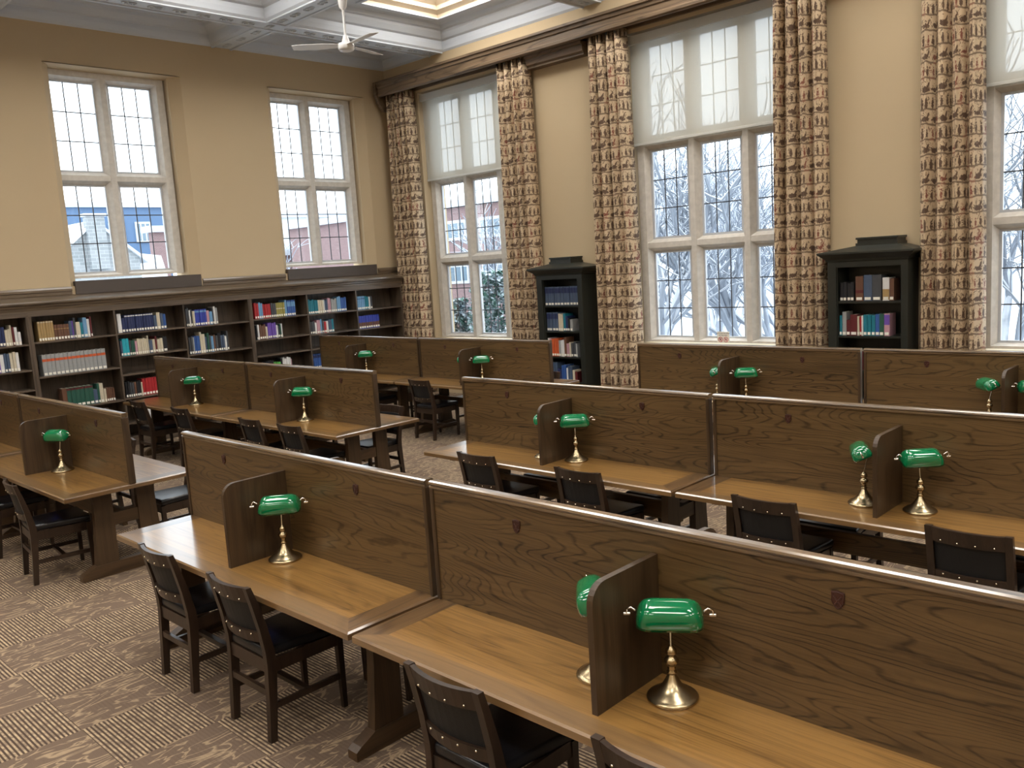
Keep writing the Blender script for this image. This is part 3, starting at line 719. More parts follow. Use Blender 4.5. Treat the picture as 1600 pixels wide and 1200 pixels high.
L(2, 1, [('slate', 1, .03, .22), ('aqua', 2, .045, .24), ('charcoal', 1, .025, .21), ('green', 2, .025, .21), ('pink', 1, .03, .2), ('cream', 5, .027, .22), ('cream', 1, .02, .25), ('slate', 1, .05, .2), ('cream', 1, .035, .2), ('maroon', 1, .03, .24), ('cream', 2, .04, .2), ('black', 1, .06, .225)])
L(2, 3, [('black', 2, .03, .24), ('charcoal', 2, .028, .22), ('brown', 1, .03, .21), ('black', 2, .03, .22), ('cream', 1, .02, .2), ('red', 6, .042, .25)])
L(2, 4, [('cream', 2, .03, .22), ('white', 3, .04, .2), ('cream', 2, .04, .21)], start=4.84)
L(3, 0, [('charcoal', 2, .024, .28), ('white', 1, .02, .25), ('charcoal', 1, .026, .26), ('cream', 1, .035, .22), ('royal', 5, .036, .25, ('sky', .82, .92)), ('pink', 1, .04, .21), ('sky', 1, .048, .21), ('charcoal', 1, .02, .25), ('white', 1, .03, .27), ('grey', 1, .03, .26)])
L(3, 1, [('charcoal', 2, .03, .26), ('grey', 1, .02, .26), ('blue', 3, .028, .27), ('cream', 1, .028, .32), ('cream', 1, .05, .28), ('slate', 1, .03, .24), ('green', 1, .03, .30), ('charcoal', 1, .028, .25), ('sky', 1, .038, .24), ('brown', 1, .03, .27), ('charcoal', 1, .035, .24), ('black', 1, .048, .27), ('slate', 2, .03, .24), ('white', 1, .03, .22), ('charcoal', 1, .025, .29)])
L(4, 0, [('red', 2, .036, .25), ('sky', 2, .034, .26), ('red', 4, .034, .22), ('charcoal', 3, .030, .24), ('olive', 4, .038, .235, ('cream', .55, .62)), ('sky', 1, .04, .27), ('blue', 4, .036, .26, ('sky', .6, .9))])
L(4, 1, [('charcoal', 1, .02, .22), ('white', 1, .03, .24), ('brown', 3, .036, .23), ('cream', 1, .03, .2), ('purple', 4, .036, .255), ('white', 1, .03, .21), ('charcoal', 1, .03, .2), ('green', 1, .024, .21), ('white', 1, .024, .23)])
L(4, 3, [('charcoal', 3, .030, .21), ('black', 4, .036, .22), ('lime', 3, .04, .19), ('black', 1, .036, .23), ('white', 4, .036, .24), ('pink', 1, .02, .21)])
L(5, 0, [('teal', 5, .036, .24), ('cream', 3, .034, .23), ('white', 1, .02, .22), ('slate', 2, .03, .22), ('pink', 2, .03, .25), ('grey', 3, .038, .22), ('sky', 2, .036, .25), ('blue', 2, .036, .22), ('blue', 1, .04, .24)])
L(5, 1, [('charcoal', 3, .03, .21), ('white', 1, .034, .2), ('pink', 2, .032, .22), ('sky', 1, .03, .25), ('charcoal', 1, .04, .22), ('red', 1, .045, .2), ('white', 1, .04, .2), ('slate', 2, .03, .22), ('teal', 1, .04, .22)])
L(5, 3, [('blue', 4, .042, .25, ('navy', .75, .95))])
L(6, 0, [('sky', 4, .04, .24, ('navy', .80, .84)), ('teal', 2, .04, .225), ('white', 1, .03, .22), ('charcoal', 1, .035, .22)])
L(6, 1, [('royal', 9, .048, .23, ('brown', .08, .48))])

def black_bookcase(x0, x1, y0, label, op, zs, cap, fr):
    root = empty('black_bookcase', ((x0+x1)/2, y0, 0)); tag(root, label, 'bookcase', 'free-standing black bookcases')
    w2 = (x1-x0)/2; yb_ = YC-0.012-y0; o0, o1 = op[0]-root.location.x, op[1]-root.location.x
    MB().box((-w2, 0.02, 0), (o0, yb_, 2.07), ch=0.004).build('side_panel', 'black_case', root)
    MB().box((o1, 0.02, 0), (w2, yb_, 2.07), ch=0.004).build('side_panel', 'black_case', root)
    MB().box((o0, yb_-0.02, 0), (o1, yb_, 2.07)).build('back_panel', 'black_case', root)
    fm = MB()
    fm.box((-w2-0.004, 0, 0), (o0-0.01, 0.022, 2.075), ch=0.003); fm.box((o1+0.01, 0, 0), (w2+0.004, 0.022, 2.075), ch=0.003)
    fm.box((o0-0.012, 0, 2.005), (o1+0.012, 0.022, 2.075)); fm.box((o0-0.012, 0, 0), (o1+0.012, 0.022, 0.12))
    fm.build('face_frame', 'black_case', root)
    MB().box((o0, 0.022, 2.0), (o1, yb_-0.02, 2.07)).build('top_panel', 'black_case', root)
    for z in zs: MB().box((o0+0.001, 0.03, z-0.025), (o1-0.001, yb_-0.021, z)).build('shelf', 'black_case', root)
    # cornice: stacked mouldings stepping outwards
    c = MB(); ca, cb_ = cap[0]-root.location.x, cap[1]-root.location.x; fy = -0.09
    steps = [(0.0, 2.07), (0.18, 2.075), (0.25, 2.10), (0.55, 2.125), (0.85, 2.15), (1.0, 2.16), (1.0, 2.18)]
    ring = lambda t, z: [(-w2+(ca+w2)*t, fy*t, z), (w2+(cb_-w2)*t, fy*t, z), (w2+(cb_-w2)*t, yb_, z), (-w2+(ca+w2)*t, yb_, z)]
    for a in range(len(steps)-1):
        A, B = ring(*steps[a]), ring(*steps[a+1])
        for k in range(4): c.add([A[k], A[(k+1) % 4], B[(k+1) % 4], B[k]], [(0, 1, 2, 3)])
    f0, f1 = fr[0]-root.location.x, fr[1]-root.location.x
    A = ring(1, 2.18); B = [(f0, 0.06, 2.245), (f1, 0.06, 2.245), (f1, yb_, 2.245), (f0, yb_, 2.245)]
    for k in range(4): c.add([A[k], A[(k+1) % 4], B[(k+1) % 4], B[k]], [(0, 1, 2, 3)])
    c.add(ring(0, 2.07), [(0, 1, 2, 3)]); c.add(B, [(0, 1, 2, 3)])
    c.build('cornice', 'black_case', root)
    cr = MB(); cr.box((f0, 0.06, 2.245), (f1, yb_, 2.275)); cr.box((f0+0.015, 0.075, 2.275), (f1-0.015, yb_, 2.315)); cr.box((f0, 0.06, 2.315), (f1, yb_, 2.34), ch=0.004)
    cr.build('crest_block', 'black_case', root)
black_bookcase(-1.85, -0.94, 9.78, 'black free-standing bookcase full of navy volumes, on the pier nearer the corner', (-1.73, -1.04), [1.598, 1.20, 0.80, 0.40], (-1.97, -0.83), (-1.62, -1.18))
black_bookcase(2.86, 3.78, 9.78, 'black free-standing bookcase half filled, on the pier between the two right-hand curtains', (2.97, 3.70), [1.60, 1.19, 0.78, 0.40], (2.76, 3.88), (3.17, 3.65))
def pl_back(u, z, j): return (u, 9.82+j, z+0.0005), 0.0
def Bk(st, z, spec, where, seed): shelf_books(spec, st, z, pl_back, where, 'books on the '+where, 0.19, seed)
nb = 'black bookcase nearer the corner'; fb = 'black bookcase on the right-hand pier'
Bk(-1.722, 1.598, [('slate', 11, .0595, .29, ('navy', .66, .93))], 'top shelf, '+nb, 51)
Bk(-1.722, 1.20, [('slate', 4, .058, .29, ('navy', .66, .93)), ('cream', 1, .05, .28), ('cream', 1, .04, .25), ('teal', 1, .045, .26), ('navy', 1, .045, .24), ('black', 1, .04, .2), ('grey', 1, .05, .17)], 'second shelf, '+nb, 52)
Bk(-1.722, 0.80, [('white', 1, .03, .28), ('pink', 1, .04, .27), ('orange', 3, .045, .28), ('grey', 1, .04, .26), ('white', 2, .035, .26), ('brown', 1, .045, .31), ('pink', 1, .05, .2), ('cream', 1, .03, .22), ('charcoal', 2, .045, .22), ('grey', 1, .03, .21)], 'third shelf, '+nb, 53)
Bk(-1.722, 0.40, [('slate', 4, .04, .29), ('navy', 2, .04, .2), ('blue', 2, .045, .26), ('white', 1, .03, .23), ('slate', 2, .04, .24), ('cream', 1, .045, .2), ('maroon', 1, .05, .16)], 'fourth shelf, '+nb, 54)
Bk(2.985, 1.60, [('black', 4, .0405, .22), ('gap', 1, .012, .1), ('brown', 1, .09, .29, ('maroon', .32, .44)), ('gap', 1, .006, .1), ('slate', 1, .095, .29), ('charcoal', 1, .105, .29), ('gap', 1, .008, .1), ('white', 1, .076, .265, ('tan', .04, .5)), ('gap', 1, .004, .1), ('brown', 1, .05, .26)], 'top shelf, '+fb, 55)
Bk(2.978, 1.19, [('teal', 1, .03, .24), ('grey', 1, .048, .29), ('maroon', 1, .045, .175), ('maroon', 1, .08, .25), ('cream', 1, .022, .23), ('red', 1, .022, .23), ('white', 1, .02, .23), ('teal', 3, .042, .24), ('blue', 1, .048, .24), ('green', 1, .05, .25), ('pink', 1, .062, .26, ('purple', .5, .95))], 'second shelf, '+fb, 56)
Bk(3.0, 0.78, [('cream', 1, .09, .215), ('gap', 1, .09, .1), ('maroon', 1, .07, .22), ('gap', 1, .06, .1), ('charcoal', 1, .06, .21), ('gap', 1, .05, .1), ('charcoal', 1, .10, .235)], 'third shelf, '+fb, 57)

# ------------------------------------------------------------------ study tables
TL, TD, TH = 2.50, 0.523, 0.75
def make_table():
    r = empty('study_table', (0, 0, 0))       # origin: middle of the left end, on the floor
    t = MB(); th = 0.036; bw = 0.13; z0, z1 = TH-th, TH
    e = 0.008
    def slab(x0, y0, x1, y1, mi):
        t.add([(x0, y0, z1), (x1, y0, z1), (x1, y1, z1), (x0, y1, z1)], [(0, 1, 2, 3)], mi)
    for s in (-1, 1):
        t.add([(bw, s*(TD-0.10), z1), (TL-bw, s*(TD-0.10), z1), (TL-e, s*(TD-e), z1), (e, s*(TD-e), z1)], [(0, 1, 2, 3)], 1)
    slab(bw, -(TD-0.10), TL-bw, TD-0.10, 0)
    t.add([(bw, -(TD-0.10), z1), (bw, TD-0.10, z1), (e, TD-e, z1), (e, -(TD-e), z1)], [(0, 1, 2, 3)], 2)
    t.add([(TL-bw, -(TD-0.10), z1), (TL-bw, TD-0.10, z1), (TL-e, TD-e, z1), (TL-e, -(TD-e), z1)], [(0, 1, 2, 3)], 2)
    R0 = [(e, -(TD-e), z1), (TL-e, -(TD-e), z1), (TL-e, TD-e, z1), (e, TD-e, z1)]
    R1 = [(0, -TD, z1-e), (TL, -TD, z1-e), (TL, TD, z1-e), (0, TD, z1-e)]; R2 = [(a, b, z0) for a, b, _ in R1]
    for A, B in ((R0, R1), (R1, R2)):
        for k in range(4): t.add([A[k], A[(k+1) % 4], B[(k+1) % 4], B[k]], [(0, 1, 2, 3)], 1 if k % 2 == 0 else 2)
    t.add(R2, [(0, 1, 2, 3)], 1)
    t.build('tabletop', ['top', 'top_edge', 'top_end'], r)
    # divider along the middle
    d = MB(); hw = 0.019; zt = 1.3237
    d.box((0.022, -hw, TH), (TL-0.022, hw, zt-0.03))
    dv = d.build('divider_panel', 'panel', r)
    c = MB(); pr = [(-0.026, zt-0.034), (-0.026, zt-0.026), (-0.021, zt-0.022), (-0.030, zt-0.012), (-0.027, zt-0.004), (-0.015, zt), (0.015, zt), (0.027, zt-0.004), (0.030, zt-0.012), (0.021, zt-0.022), (0.026, zt-0.026), (0.026, zt-0.034)]
    c.prism(pr, 0.0, TL, 'X'); c.build('cap_moulding', 'cap', dv)
    for x0, x1 in ((0.0, 0.024), (TL-0.024, TL)):
        MB().box((x0, -0.027, TH), (x1, 0.027, zt-0.034), ch=0.006).build('end_stile', 'panel_z', dv)
    for s in (-1, 1):
        for x in (TL*0.22, TL*0.775):
            m = MB(); w_, h_ = 0.021, 0.056; zc = 1.195
            sh_ = [(-w_, h_*0.5), (0, h_*0.58), (w_, h_*0.5), (w_, -h_*0.05), (w_*0.6, -h_*0.36), (0, -h_*0.52), (-w_*0.6, -h_*0.36), (-w_, -h_*0.05)]
            m.prism([(x+a, zc+b) for a, b in sh_], s*hw, s*(hw+0.004), 'Y')
            loop = [(x+a*0.9, s*(hw+0.0045), zc+b*0.9) for a, b in sh_]; m.tube(loop+[loop[0]], 0.0022, 5)
            m.tube([(x-0.013, s*(hw+0.005), zc+0.016), (x+0.012, s*(hw+0.005), zc-0.016)], 0.0022, 5)
            m.tube([(x+0.013, s*(hw+0.005), zc+0.016), (x-0.012, s*(hw+0.005), zc-0.016)], 0.0022, 5)
            m.build('shield_emblem', 'emblem', dv)
    # crosswise privacy panels
    zc, dc, rr = 1.2152, 0.408, 0.075
    for s in (-1, 1):
        arc = [(-dc+rr-rr*math.sin(a), zc-rr+rr*math.cos(a)) for a in [PI/2*k/6 for k in range(7)]]
        poly = [(-hw, TH), (-hw, zc)]+arc+[(-dc, TH)]
        poly = [(s*-1*-y if s < 0 else -y, z) for y, z in poly] if s > 0 else poly
        MB().prism(poly, TL/2-0.0125, TL/2+0.0125, 'X').build('cross_panel', 'panel_z', r)
    # trestles
    for x, sx in ((0.24, -1), (TL-0.24, 1)):
        for s in (-1, 1):
            m = MB(); a, b = 0.10, 0.268
            out = [(a, 0.10), (a, TH-0.04), (b-0.015, TH-0.04), (b-0.022, 0.6), (b-0.016, 0.42), (b, 0.22), (b+0.012, 0.10)]
            m.prism([(s*y, z) for y, z in out], x-0.0275, x+0.0275, 'X'); m.build('post', 'panel_z', r)
        m = MB(); L_ = 0.40
        pr = [(-L_, 0.0), (-L_, 0.045), (-L_+0.03, 0.065), (-0.285, 0.105), (0.285, 0.105), (L_-0.03, 0.065), (L_, 0.045), (L_, 0.0)]
        m.prism(pr, x-0.036, x+0.036, 'X'); m.build('foot', 'panel_y', r)
        MB().box((x-0.02, -0.098, 0.40), (x+0.02, 0.098, 0.50)).build('cross_rail', 'panel_y', r)
        MB().box((x-0.03, -0.42, TH-0.075), (x+0.03, 0.42, TH-0.037)).build('top_bearer', 'panel_y', r)
    MB().box((0.265, -0.02, 0.36), (TL-0.265, 0.02, 0.50), ch=0.003).build('stretcher', 'panel', r)
    for s in (-1, 1):
        pb = MB().box((TL/2-0.13, s*0.18-0.05, TH-0.12), (TL/2+0.13, s*0.18+0.05, TH-0.037), ch=0.005).build('power_box', 'black', r)
        MB().lathe([(0.004, 0), (0.004, 0.004)], seg=8).build('indicator_light', 'led', pb, (TL/2+0.02, s*0.235, TH-0.08))
    return r
TP = Proto(make_table())
yR1, yR2, yR3, yLA, yLB, yLC = 2.192, 4.817, 7.561, 2.327, 4.829, 7.627
G = TL+0.031
tables = [
    (1.762, yR1, 'front row oak study table whose bare left end shines pale with window glare'),
    (1.762+G, yR1, 'oak study table in the bottom right foreground, cut by the photo edge'),
    (1.70, yR2, 'middle row oak study table, left one, its left end jutting over the aisle'),
    (1.70+G, yR2, 'middle row oak study table at right, two green lamps side by side'),
    (1.645, yR3, 'back row oak study table below the window with the sign'),
    (1.645+G, yR3, 'back row oak study table below the right-hand black bookcase'),
    (0.4445-TL, yLA, 'oak study table at the left edge whose near end faces the aisle'),
    (0.4445-TL-G, yLA, 'oak study table mostly cut off by the left photo edge'),
    (0.3846-TL, yLB, 'second left-block row oak study table, right one, beside the aisle'),
    (0.3846-TL-G, yLB, 'second left-block row oak study table, left one, nearest the built-in bookcase'),
    (0.2751-TL, yLC, 'far left-block oak study table in front of the narrower black bookcase'),
    (0.2751-TL-G, yLC, 'far left-block oak study table in front of the corner curtain')]
for x, y, lab in tables: tag(TP.place((x, y, 0)), lab, 'table', 'oak study tables with dividers')

# ------------------------------------------------------------------ bankers lamps
def make_lamp():
    r = empty('bankers_lamp')
    MB().lathe([(0.088, 0.0), (0.092, 0.004), (0.092, 0.010), (0.086, 0.016), (0.082, 0.017), (0.078, 0.022), (0.055, 0.034), (0.036, 0.052), (0.024, 0.072), (0.017, 0.086), (0.014, 0.092)], seg=36).build('base', 'brass', r)
    MB().lathe([(0.014, 0.092), (0.018, 0.096), (0.018, 0.102), (0.012, 0.107), (0.015, 0.113), (0.012, 0.119), (0.016, 0.126), (0.024, 0.136), (0.026, 0.144), (0.020, 0.153), (0.012, 0.158), (0.013, 0.163), (0.020, 0.170), (0.019, 0.182), (0.011, 0.190), (0.008, 0.196)], seg=24).build('turned_stem', 'brass', r)
    MB().tube([(0, 0, 0.195), (0, 0.004, 0.215), (0, 0.014, 0.26), (0, 0.022, 0.30), (0, 0.020, 0.325)], 0.0042, 8).build('arm', 'chrome', r)
    # shade: half super-ellipsoid trough, open underneath, leaning forward (towards -Y)
    a, b, c = 0.117, 0.060, 0.072; nu, nv = 40, 12
    def sg(v, p): return math.copysign(abs(v)**p, v)
    def shell(k):
        vs = []
        for j in range(nv+1):
            ph = PI/2*j/nv; se = math.sin(ph)**0.80; cex = (1-0.15*math.sin(ph))*max(0.0, math.cos(ph))**0.26; cey = max(0.0, math.cos(ph))**0.72
            for i in range(nu):
                th = 2*PI*i/nu
                x = (a-k)*cex*sg(math.cos(th), 0.30); y = (b-k)*cey*sg(math.sin(th), 0.55); z = (c-k)*se
                vs.append((x, y, z))
        return vs
    o_, i_ = shell(0), shell(0.004); n = len(o_); fs = []
    for j in range(nv):
        for i in range(nu):
            p = [j*nu+i, j*nu+(i+1) % nu, (j+1)*nu+(i+1) % nu, (j+1)*nu+i]; fs.append(tuple(p)); fs.append(tuple(q+n for q in p[::-1]))
    for i in range(nu): fs.append((i, n+i, n+(i+1) % nu, (i+1) % nu))
    ca, sa = math.cos(math.radians(24)), math.sin(math.radians(24))
    def rot(v): return (v[0], v[1]*ca-v[2]*sa-0.012, v[1]*sa+v[2]*ca+0.298)
    m = MB(); m.add([rot(v) for v in o_+i_], fs, 0, True); m.build('shade', 'green', r)
    for s in (-1, 1):
        path = [(s*0.117, 0, 0.042), (s*0.131, 0, 0.056), (s*0.146, 0, 0.048), (s*0.147, 0, 0.028)]
        q = MB().tube([rot(p) for p in path], 0.0036, 8)
        e = rot((s*0.147, 0, 0.025)); q.tube([(e[0]-0.012*s, e[1], e[2]), (e[0]+0.010*s, e[1], e[2])], 0.006, 8)
        q.build('shade_bracket', 'chrome', r)
    MB().tube([rot((-0.112, 0, 0.02)), rot((0.112, 0, 0.02))], 0.004, 6).build('lamp_holder', 'chrome', r)
    return r
LP = Proto(make_lamp())
def lamp(x, y, deg, label): tag(LP.place((x, y, TH), math.radians(deg)), label, 'desk lamp', 'green bankers lamps')
cR1, cR1b, cR2, cR2b, cR3, cR3b = 3.012, 5.543, 2.95, 5.481, 2.895, 5.426
lamp(cR1+0.135, yR1-0.145, 50, 'green-shaded brass lamp on the front row table, left cross panel')
lamp(cR1b-0.16, yR1-0.17, -50, 'green-shaded brass lamp mostly hidden behind the foremost cross panel')
lamp(cR1b+0.145, yR1-0.15, 33, 'largest green-shaded brass lamp, at bottom right in the foreground')
lamp(cR2-0.16, yR2-0.17, -55, 'green shade barely showing left of the middle row left cross panel')
lamp(cR2+0.14, yR2-0.15, 40, 'green-shaded brass lamp right of the middle row left cross panel')
lamp(cR2b-0.155, yR2-0.17, -62, 'green-shaded brass lamp left of the middle row right cross panel')
lamp(cR2b+0.16, yR2-0.16, 42, 'green-shaded brass lamp right of the middle row right cross panel')
lamp(cR3-0.16, yR3-0.17, -60, 'green shade seen end-on left of the back row cross panel under the sign')
lamp(cR3+0.15, yR3-0.15, 35, 'green-shaded lamp right of the back row cross panel under the sign')
lamp(cR3b-0.16, yR3-0.16, -48, 'green-shaded lamp left of the back row cross panel at the right edge')
lamp(cR3b+0.15, yR3-0.15, 25, 'green-shaded lamp at the very right edge of the photo in the back row')
lamp(-0.8055+0.14, yLA-0.15, 28, 'green-shaded brass lamp on the table at the left edge')
lamp(-0.8654+0.14, yLB-0.15, 40, 'green-shaded brass lamp on the second left-block row, right table')
lamp(-3.396+0.14, yLB-0.15, 40, 'green-shaded brass lamp on the second left-block row, left table')
lamp(-3.506+0.15, yLC-0.15, 45, 'small distant green-shaded lamp on the far left-block row, left table')
lamp(-0.975-0.16, yLC-0.17, -60, 'small distant green shade left of the far left-block right cross panel')
lamp(-0.975+0.15, yLC-0.15, 42, 'small distant green-shaded lamp right of the far left-block right cross panel')

# ------------------------------------------------------------------ chairs
def make_chair():
    r = empty('library_chair')       # faces +Y
    W2 = 0.205; pw = 0.036
    def post(s):
        m = MB(); x0, x1 = s*W2, s*(W2-pw)
        st = [(-0.235, 0.0, 0.036), (-0.222, 0.20, 0.044), (-0.212, 0.40, 0.052), (-0.214, 0.47, 0.050), (-0.232, 0.60, 0.042), (-0.262, 0.74, 0.034), (-0.283, 0.825, 0.028)]
        for i in range(len(st)-1):
            (ya, za, da), (yb_, zb, db) = st[i], st[i+1]
            wa = 1 if i else 1
            m.hexa([(x0, ya, za), (x1, ya, za), (x1, ya+da, za), (x0, ya+da, za)], [(x0, yb_, zb), (x1, yb_, zb), (x1, yb_+db, zb), (x0, yb_+db, zb)])
        m.build('rear_post', 'chair', r)
    def leg(s):
        m = MB(); a, b = 0.036, 0.026
        m.hexa([(s*(W2-0.002), 0.235-0.004, 0), (s*(W2-0.002-b), 0.231, 0), (s*(W2-0.002-b), 0.231-b, 0), (s*(W2-0.002), 0.231-b, 0)],
               [(s*W2, 0.235, 0.42), (s*(W2-a), 0.235, 0.42), (s*(W2-a), 0.235-a, 0.42), (s*W2, 0.235-a, 0.42)])
        m.build('front_leg', 'chair', r)
    for s in (-1, 1): post(s); leg(s)
    ap = MB(); ap.box((-W2+pw, 0.205, 0.355), (W2-pw, 0.228, 0.425)); ap.box((-W2+pw, -0.205, 0.355), (W2-pw, -0.185, 0.425))
    for s in (-1, 1): ap.box((s*(W2-0.006), -0.17, 0.355), (s*(W2-0.028), 0.20, 0.425))
    ap.build('seat_rail', 'chair', r)
    # padded seat
    bm = bmesh.new(); bmesh.ops.create_cube(bm, size=1)
    for v_ in bm.verts: v_.co = Vector((v_.co.x*(0.425 if v_.co.y > 0 else 0.33), 0.018+v_.co.y*0.44, 0.450+v_.co.z*0.05))
    bmesh.ops.bevel(bm, geom=bm.edges[:], offset=0.018, segments=3, affect='EDGES', profile=0.6)
    bmesh.ops.recalc_face_normals(bm, faces=bm.faces[:])
    me = bpy.data.meshes.new('seat'); bm.to_mesh(me); bm.free(); me.materials.append(M['vinyl'])
    for p in me.polygons: p.use_smooth = True
    o = bpy.data.objects.new('seat', me); C.objects.link(o); o.parent = r
    def curved(z0, z1, y0, y1, t0, t1, bow, mt, nm, xw=W2-pw, par=r):
        m = MB(); n = 8; vs = []
        for i in range(n+1):
            x = -xw+2*xw*i/n; k = bow*(1-(x/xw)**2)
            vs += [(x, y0-k, z0), (x, y0-k+t0, z0), (x, y1-k+t1, z1), (x, y1-k, z1)]
        fs = []
        for i in range(n):
            a = 4*i; b = a+4
            fs += [(a, a+1, b+1, b), (a+1, a+2, b+2, b+1), (a+2, a+3, b+3, b+2), (a+3, a, b, b+3)]
        fs += [(0, 1, 2, 3), (4*n, 4*n+3, 4*n+2, 4*n+1)]
        m.add(vs, fs); return m.build(nm, mt, par)
    curved(0.742, 0.822, -0.262, -0.281, 0.024, 0.022, 0.032, 'chair', 'top_rail')
    curved(0.518, 0.576, -0.214, -0.226, 0.026, 0.026, 0.030, 'chair', 'lower_rail')
    bp = curved(0.572, 0.746, -0.212, -0.250, 0.022, 0.020, 0.028, 'vinyl_back', 'back_pad', W2-pw-0.002)
    nail = MB().lathe([(0.005, 0.0), (0.004, 0.003), (0.0005, 0.0042)], seg=8).build('brass_nail', 'nail', bp)
    first = True
    for z, y in ((0.757, -0.2665), (0.562, -0.2245)):
        for i in range(4):
            x = -0.125+0.25*i/3; k = (0.032 if z > 0.6 else 0.030)*(1-(x/(W2-pw))**2)
            q = nail if first else nail.copy()
            if not first: C.objects.link(q)
            first = False
            q.location = (x, y-k, z); q.rotation_euler = (PI/2, 0, 0)
    for s in (-1, 1): MB().box((s*(W2-0.006), -0.20, 0.165), (s*(W2-0.026), 0.215, 0.195)).build('side_stretcher', 'chair', r)
    MB().box((-W2+0.026, 0.0, 0.168), (W2-0.026, 0.032, 0.190)).build('cross_stretcher', 'chair', r)
    MB().box((-W2+pw, -0.215, 0.235), (W2-pw, -0.195, 0.27)).build('rear_stretcher', 'chair', r)
    return r
CP = Proto(make_chair())
def chair(x, y, deg, label): tag(CP.place((x, y, 0), math.radians(deg)), label, 'chair', 'dark wooden library chairs')
near = -0.337
for x, lab, dy, rz in ((2.535, 'dark chair with black seat at the front table, nearest the pale table end', 0, 0), (3.370, 'dark chair with black seat at the front table, second from the aisle', 0, 0),
                       (5.015, 'dark chair at the bottom centre pulled to the foreground table right of the seam', -0.03, 0), (5.90, 'dark chair of which only the back post tip shows at the bottom edge', 0, 0)):
    chair(x, yR1+near+dy, rz, lab)
for x, lab in ((2.43, 'dark chair at the middle row table, nearest the aisle'), (3.47, 'dark chair at the middle row table, left of the table seam'),
               (4.90, 'dark chair at the middle row right table, below its left half'), (6.02, 'dark chair at the right photo edge in the middle row')):
    chair(x, yR2+near, 0, lab)
chair(-0.235, 1.915, -6, 'dark chair at the left-edge table, turned slightly, left of the trestle')
chair(-1.31, 1.93, 0, 'dark chair cut by the left photo edge')
for x, lab in ((-3.93, 'dark chair nearest the bookcase in the second left-block row'), (-2.72, 'dark chair just behind the left-edge table divider'),
               (-1.08, 'dark chair above the front divider, left of a pair'), (-0.29, 'dark chair above the front divider, right of a pair')):
    chair(x, yLB+near-0.02, 0, lab)
chair(-1.575, yLC+near-0.02, 0, 'dark chair standing clear in the gap between the two blocks, seen whole')
chair(-2.95, yLC+near, 0, 'distant dark chair partly hidden behind a divider end, left of the whole one')
for x in (2.2, 3.6, 4.8, 6.0): chair(x, yR3+near, 0, 'dark chair hidden behind the middle row divider, facing the back row')
# far sides
chair(-0.10, yLA+0.58, 180, 'dark chair on the far side of the left-edge table, back top rail showing')
chair(-1.3, yLA+0.40, 180, 'dark chair hidden behind the left-edge divider')
for x, lab in ((2.45, 'dark chair on the far side of the middle row, seat seen under the left table'), (3.55, 'dark chair on the far side of the middle row beside the seam'),
               (4.95, 'dark chair on the far side of the middle row right table'), (6.0, 'dark chair on the far side at the right of the middle row')):
    chair(x, yR2+0.36, 180, lab)
for x, lab in ((-0.22, 'dark chair on the far side of the second left-block row, seat lit by the window'), (-1.45, 'dark chair on the far side of the second left-block row, under the middle'),
               (-3.0, 'dark chair on the far side of the second left-block row, left table')):
    chair(x, yLB+0.37, 180, lab)
for x, lab in ((-0.35, 'distant dark chair on the far side of the far row, right'), (-1.5, 'distant dark chair on the far side of the far row, middle'), (-2.9, 'distant dark chair on the far side of the far row, left')):
    chair(x, yLC+0.36, 180, lab)
for x, lab in ((2.4, 'dark chair hidden on the far side of the front row, left'), (3.6, 'dark chair hidden on the far side of the front row, by the seam')):
    chair(x, yR1+0.36, 180, lab)

# ------------------------------------------------------------------ outdoors
GZ = -2.6
mb_ = MB(); gn = 14; mv = []
for a in range(gn+1):
    for b_ in range(gn+1):
        u, v_ = a/gn, b_/gn; mv.append((-19+13*u, 18.6+8*v_, GZ-0.02+3.1*(math.sin(PI*u)**0.6)*(math.sin(PI*v_)**0.7)*(1+0.08*math.sin(9*u+5*v_))))
mb_.add(mv, [(a*(gn+1)+b_, (a+1)*(gn+1)+b_, (a+1)*(gn+1)+b_+1, a*(gn+1)+b_+1) for a in range(gn) for b_ in range(gn)], 0, True)
tag(mb_.build('snow_bank', 'snow'), 'rounded snow bank behind the shrubs outside the window beside the corner', 'snow bank')
tag(MB().box((-160, -60, GZ-0.3), (90, 150, GZ)).build('snowy_ground', 'snow'), 'snow-covered lawn outside the windows', 'ground', kind='structure')
def building(name, label, x0, x1, y0, y1, z1, mt, roof=None, wins=(), face='X'):
    r = empty(name, ((x0+x1)/2, (y0+y1)/2, GZ)); tag(r, label, 'building'); o = Vector(r.location)
    MB().box(Vector((x0, y0, GZ))-o, Vector((x1, y1, z1))-o).build('wall', mt, r)
    MB().box(Vector((x0-0.3, y0-0.3, z1))-o, Vector((x1+0.3, y1+0.3, z1+0.35))-o).build('roof', 'snow', r)
    for (a, zc, w_, h_) in wins:
        if face == 'X': p = [(x1, a-w_/2, zc-h_/2), (x1+0.12, a+w_/2, zc+h_/2)]
        else: p = [(a-w_/2, y0-0.12, zc-h_/2), (a+w_/2, y0, zc+h_/2)]
        f = MB().box(Vector(p[0])-o, Vector(p[1])-o).build('window', 'farwhite', r); g = MB()
        for i in (0, 1, 2):
            u0 = a-w_/2+0.12+i*(w_-0.12)/3; u1 = u0+(w_-0.12)/3-0.12
            if face == 'X': g.box(Vector((x1+0.10, u0, zc-h_/2+0.15))-o, Vector((x1+0.14, u1, zc+h_/2-0.15))-o)
            else: g.box(Vector((u0, y0-0.14, zc-h_/2+0.15))-o, Vector((u1, y0-0.10, zc+h_/2-0.15))-o)
        g.build('pane', 'farglass', f)
    return r
